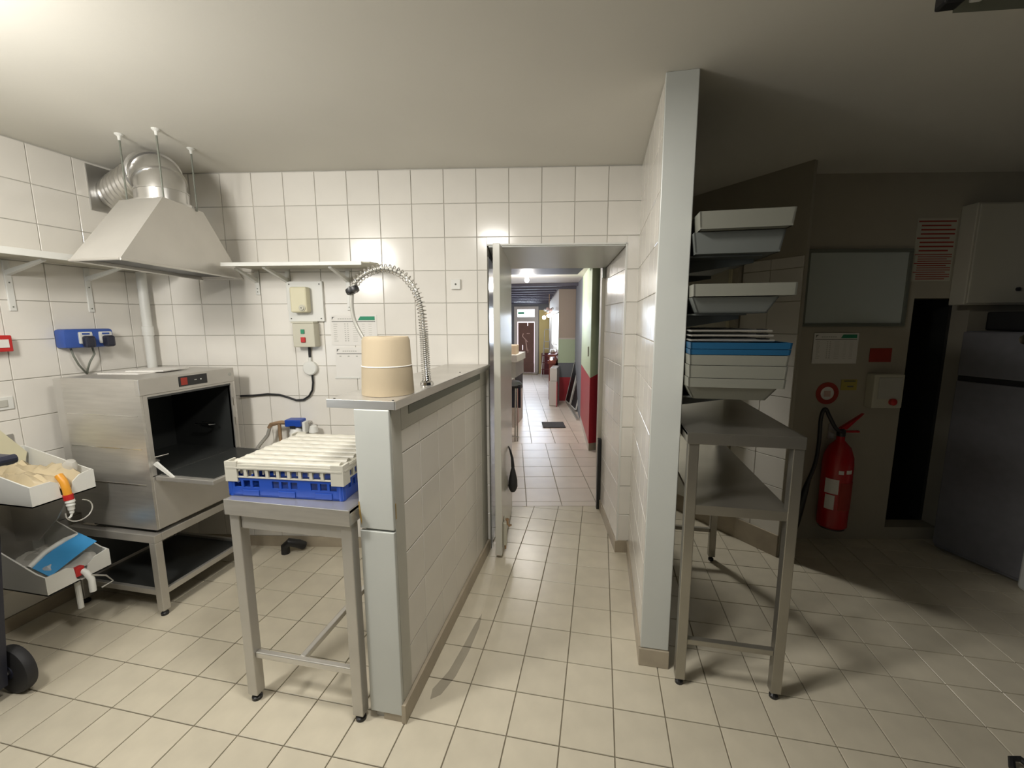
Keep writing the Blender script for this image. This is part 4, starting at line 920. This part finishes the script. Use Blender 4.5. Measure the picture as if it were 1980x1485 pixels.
# wall shelves and trays on the partition's right face
def otray(x0, x1, y0, y1, z0, z1, m, lab, taper=.02, group='trays on the partition shelves', body=None):
    t = thing('tray', ((x0+x1)/2, (y0+y1)/2, z0), lab, 'tray', group)
    th = .006; k = taper
    b = MB(); b.hexa([(x0+k, y0+k, z0), (x1-k, y0+k, z0), (x1-k, y1-k, z0), (x0+k, y1-k, z0), (x0+k*.9, y0+k*.9, z0+th), (x1-k*.9, y0+k*.9, z0+th), (x1-k*.9, y1-k*.9, z0+th), (x0+k*.9, y1-k*.9, z0+th)])
    b.build('tray_floor', m, t)
    zr = z1-.008
    for (a, c, d, e) in (((x0, y0), (x1, y0), 0, 1), ((x0, y1), (x1, y1), 0, -1), ((x0, y0), (x0, y1), 1, 0), ((x1, y0), (x1, y1), -1, 0)):
        def pt(p, f, off):  # f taper fraction
            mx, my = (x0+x1)/2, (y0+y1)/2
            X_ = p[0]+(k*f if p[0] < mx else -k*f)+d*off; Y_ = p[1]+(k*f if p[1] < my else -k*f)+e*off
            return X_, Y_
        MB().hexa([(*pt(a, 1, 0), z0), (*pt(c, 1, 0), z0), (*pt(c, 1, th), z0), (*pt(a, 1, th), z0), (*pt(a, 0, 0), z1), (*pt(c, 0, 0), z1), (*pt(c, 0, th), z1), (*pt(a, 0, th), z1)]).build('side_wall', m, t)
    return t
def wshelf(y0, y1, z, x1, lab):
    t = thing('shelf_bracket', (.35, (y0+y1)/2, z), lab, 'bracket')
    for y in (y0+.1, y1-.1): MB().prism([(.336, z-.052), (.336, z), (x1, z), (x1, z-.015)], y-.006, y+.006, 'y').build('arm', 'trayd', t)
    MB().box(.337, x1, y0, y1, z, z+.006).build('plate', 'trayd', t)
    return t
wshelf(1.86, 2.75, 1.800, .60, 'dark bracket shelf high on the right face of the partition')
otray(.338, .655, 1.80, 2.40, 1.807, 1.885, 'trayd', 'dark tray lying on the top partition shelf', .012)
otray(.345, .665, 1.75, 2.34, 1.888, 1.950, 'tray', 'topmost light grey tray by the partition, under the ceiling', .006)
wshelf(1.86, 2.70, 1.575, .56, 'dark bracket shelf at mid height on the right face of the partition')
otray(.338, .640, 1.77, 2.38, 1.582, 1.642, 'trayd', 'dark tapered tray on the middle partition shelf', .03)
otray(.338, .690, 1.75, 2.36, 1.645, 1.690, 'tray', 'light grey tray on the middle partition shelf', .002)
wshelf(1.86, 2.70, 1.240, .56, 'dark bracket shelf just above the two-tier steel table')
otray(.338, .660, 1.77, 2.37, 1.247, 1.300, 'tray', 'lowest tapered tray of the stack above the steel table', .03)
otray(.338, .680, 1.75, 2.36, 1.300, 1.335, 'tray', 'second light grey tray up in the stack above the steel table', .002)
otray(.338, .682, 1.748, 2.36, 1.337, 1.384, 'tray', 'third light grey tray up in the stack above the steel table', .003)
otray(.338, .684, 1.750, 2.36, 1.386, 1.424, 'tray', 'light grey tray directly under the blue trays', .003)
otray(.338, .688, 1.750, 2.36, 1.426, 1.446, 'trayb', 'lower flat blue tray in the stack by the partition', .002)
otray(.338, .690, 1.748, 2.36, 1.448, 1.472, 'trayb', 'upper flat blue tray in the stack by the partition', .002)
for k, (z, lab) in enumerate(((1.480, 'lowest wire grid on the blue trays'), (1.498, 'middle wire grid on the blue trays'), (1.516, 'topmost wire grid on the blue trays'))):
    t = thing('wire_grid', (.48, 2.0, z-.003), lab, 'wire rack', 'wire grids on the blue trays')
    xe = .63-.005*k
    MB().tube([(.342, 1.76, z), (xe, 1.76, z), (xe, 2.3, z), (.342, 2.3, z), (.342, 1.76, z)], .0038, 6).build('border_wire', 'steel', t)
    bb = MB()
    for i in range(14): x = .358+i*.0185; bb.cyl((x, 1.762, z), (x, 2.298, z), .0018, 5)
    o = bb.build('wires', 'steel', t); o['kind'] = 'stuff'
    MB().box(.60, xe, 1.80, 1.86, z-.006, z+.006).build('spacer', 'black', t)

# whiteboard, posters, extinguisher etc. on the right wall (EW: x along, y into wall)
def ew(x): return (x-1.435)/math.cos(math.atan(.184))
wbd = thing('whiteboard', (1.63, 3.26, 1.51), 'blank grey-white board in a dark frame on the right wall', 'board')
MB(EW).box(-.128, .522, -.012, -.001, 1.525, 1.995).build('panel', 'board', wbd)
MB(EW).box(-.14, .534, -.022, -.001, 1.508, 1.530, .004).box(-.14, .534, -.022, -.001, 1.985, 2.007, .004).box(-.14, -.118, -.022, -.001, 1.530, 1.985, .003).box(.512, .534, -.022, -.001, 1.530, 1.985, .003).build('frame_border', 'frame', wbd)
rp = thing('safety_poster', (2.08, 3.36, 1.81), 'dim poster of closely set red text lines beside the whiteboard', 'poster')
MB(EW).box(.548, .80, -.004, -.001, 1.80, 2.195).build('sheet', 'cabinet', rp)
rl = MB(EW)
z = 2.18
k = 0
while z > 1.81:
    h_ = .009 if z > 1.98 else .005; a = .555+(.02 if k % 4 else 0); e_ = .79-(.03 if k % 3 == 1 else .0)
    rl.box(a, e_, -.005, -.004, z-h_, z); z -= .026 if z > 1.98 else .014; k += 1
rl.build('red_text', 'redp', rp)
notice(ew(1.397), ew(1.686), 1.262, 1.466, 'white notice sheet with a green header under the whiteboard', True, EW)
tagm(MB(EW).box(ew(1.772), ew(1.914), -.004, -.001, 1.272, 1.364, .001).build('red_sign', 'redp'), 'small red rectangular sign right of the notice sheet', 'sign')
cs = thing('extinguisher_sign', (1.53, 3.25, 1.06), 'round white sign with a red ring above the extinguisher', 'sign')
c_ = EW @ Vector((ew(1.523), 0, 1.058)); nrm = -(EW.to_3x3() @ Vector((0, 1, 0)))
MB().ring(c_+nrm*.001, nrm, .045, .076, .003).build('red_ring', 'redp', cs); MB().ring(c_+nrm*.001, nrm, .0, .045, .002).build('white_disc', 'paper', cs)
MB(EW).box(ew(1.523)-.022, ew(1.523)+.022, -.005, -.003, 1.035, 1.075, .0005).build('pictogram', 'tape', cs)
ys_ = thing('yellow_label', (1.66, 3.28, 1.08), 'small yellow label left of the grey switch box', 'label')
MB(EW).box(ew(1.608), ew(1.712), -.003, -.001, 1.080, 1.152).build('sheet', 'yellow', ys_); MB(EW).box(ew(1.625), ew(1.70), -.004, -.003, 1.138, 1.146).box(ew(1.65), ew(1.69), -.004, -.003, 1.10, 1.11).build('print', 'ink', ys_)
xb_ = thing('isolator_box', (1.88, 3.32, .97), 'grey isolator box with a red knob beside the dark doorway', 'switch')
MB(EW).box(ew(1.772), ew(1.965), -.07, 0, .968, 1.195, .006).build('housing', 'beige', xb_)
MB(EW).box(ew(1.80), ew(1.95), -.074, -.069, 1.03, 1.175, .003).build('cover', 'plaster', xb_)
MB(EW).lathe([(.022, 0), (.022, .02), (.014, .026), (0, .028)], ax=Matrix.Translation((ew(1.897), -.07, 1.012)) @ Matrix.Rotation(PI/2, 4, 'X'), n=18).build('knob', 'red', xb_, True)
fe = thing('fire_extinguisher', (1.57, 3.19, .15), 'red fire extinguisher with black hose on the dim right wall', 'extinguisher')
ex_, ey_ = ew(1.572), -.10
EW0 = EW; EW = EW @ Matrix.Translation((0, 0, .045))
MB(EW).lathe([(0, .105), (.075, .105), (.088, .12), (.089, .55), (.085, .60), (.065, .665), (.035, .70), (.024, .715), (.024, .74)], (ex_, ey_, 0), 32).build('cylinder', 'extred', fe, True)
MB(EW).lathe([(.072, .100), (.078, .100), (.078, .112), (.072, .112)], (ex_, ey_, 0), 24).build('base_ring', 'black', fe)
MB(EW).lathe([(.022, .735), (.026, .75), (.026, .775), (.018, .79), (0, .795)], (ex_, ey_, 0), 16).build('valve', 'black', fe, True)
MB(EW).hexa([(ex_-.02, ey_-.012, .775), (ex_+.03, ey_-.012, .79), (ex_+.03, ey_+.012, .79), (ex_-.02, ey_+.012, .775), (ex_-.02, ey_-.012, .79), (ex_+.13, ey_-.012, .895), (ex_+.13, ey_+.012, .895), (ex_-.02, ey_+.012, .79)]).build('lever', 'extred', fe)
MB(EW).box(ex_, ex_+.115, ey_-.01, ey_+.01, .765, .778, .003).build('handle', 'extred', fe)
hp_ = [(ex_-.01, ey_-.02, .775), (ex_-.06, ey_-.03, .80), (ex_-.11, ey_-.03, .88), (ex_-.135, ey_-.02, .93), (ex_-.15, ey_-.01, .87), (ex_-.14, ey_, .70), (ex_-.15, ey_, .55), (ex_-.19, ey_, .40), (ex_-.22, ey_+.01, .20), (ex_-.235, ey_+.01, .06)]
MB(EW).tube(interp(hp_, 5), .013, 10, rfun=lambda t: .012 if t < .75 else .012+.012*math.sin((t-.75)/.25*PI)).build('hose', 'black', fe, True)
def wrap(a0, a1, z0, z1, m, nm, r=.0905):
    b = MB(EW); n = 8
    for i in range(n):
        t0, t1 = a0+(a1-a0)*i/n, a0+(a1-a0)*(i+1)/n
        P_ = lambda t, rr: (ex_+rr*math.cos(t), ey_+rr*math.sin(t))
        p, q, p2, q2 = P_(t0, .0885), P_(t1, .0885), P_(t0, r), P_(t1, r)
        b.hexa([(*p, z0), (*q, z0), (*q2, z0), (*p2, z0), (*p, z1), (*q, z1), (*q2, z1), (*p2, z1)])
    b.build(nm, m, fe)
D_ = math.radians
wrap(D_(195), D_(245), .36, .46, 'paper', 'label'); wrap(D_(200), D_(235), .25, .35, 'paper', 'label'); wrap(D_(250), D_(325), .25, .44, 'redp', 'instruction_panel')
wrap(D_(240), D_(258), .50, .525, 'paper', 'label'); wrap(D_(268), D_(292), .505, .53, 'paper', 'label')
MB(EW).box(ex_-.02, ex_+.02, -.01, 0, .70, .80).box(ex_-.015, ex_+.015, ey_+.02, 0, .745, .76).build('wall_hook', 'steel2', fe)
EW = EW0
# electrical cabinet above the fridge
ec = thing('wall_cabinet', (2.2, 3.0, 1.64), 'off-white wall cabinet above the dark fridge', 'cabinet')
MB(EW).box(.815, 1.65, -.10, .0, 1.645, 2.265, .004).build('body', 'cabinet', ec)
MB(EW).box(.825, 1.64, -.112, -.101, 1.655, 2.255, .003).build('door', 'cabinet', ec)
MB(EW).lathe([(.012, 0), (.012, .012), (0, .014)], ax=Matrix.Translation((1.12, -.112, 1.74)) @ Matrix.Rotation(PI/2, 4, 'X'), n=12).build('lock', 'black', ec)
# dark fridge
fA, fB = Vector((2.275, 3.27, 0)), Vector((2.456, 2.875, 0)); FR = frame(fA, fB-fA); 
fg = thing('fridge', (2.6, 3.1, 0), 'tall dark grey fridge with a black groove, right of the doorway', 'fridge')
MB(FR).box(0, .55, .0, .46, .02, 1.48, .004).build('body', 'fridge', fg)
MB(FR).box(.005, .545, -.03, -.002, 1.20, 1.475, .004).build('door', 'fridge', fg); MB(FR).box(.005, .545, -.03, -.002, .05, 1.165, .004).build('door', 'fridge', fg)
MB(FR).box(.005, .545, -.02, -.002, 1.165, 1.20).build('grip_groove', 'black', fg)
MB(FR).lathe([(.03, 0), (.028, .012), (0, .016)], ax=Matrix.Translation((.30, -.03, 1.44)) @ Matrix.Rotation(PI/2, 4, 'X'), n=18).build('reflection_spot', 'chrome', fg, True)  # chrome disc stands in for a bright reflection on the door
MB(FR).box(.06, .46, .05, .4, 1.485, 1.60, .01).build('top_unit', 'black', fg)
# ceiling fixture (off) and cord on the floor
cf = thing('ceiling_light', (1.1, 1.58, 2.44), 'unlit dark ceiling fixture at the top right corner', 'ceiling light')
MB().prism([(.93, 1.545), (.965, 1.60), (2.1, 1.72), (2.1, 1.60), (1.0, 1.49)], 2.425, 2.471).build('housing', 'frame', cf)
MB().box(.885, .935, 1.50, 1.545, 2.40, 2.47, .006).build('end_cap', 'black', cf); MB().box(.955, .985, 1.50, 1.53, 2.405, 2.425, .005).build('clip', 'white', cf)
tagm(MB().tube([(1.44, 1.60, .012), (1.455, 1.625, .025), (1.48, 1.625, .03), (1.50, 1.60, .022), (1.53, 1.585, .012), (1.62, 1.56, .012), (1.75, 1.50, .012)], .010, 8).build('cord_like_object', 'black', None, True), 'unidentified dark object drawn as a cord on the floor at the bottom right corner', 'cord')  # dark object of unknown kind, drawn as a loose cord

for o in list(bpy.data.objects):
    if '_b' in o: del o['_b']
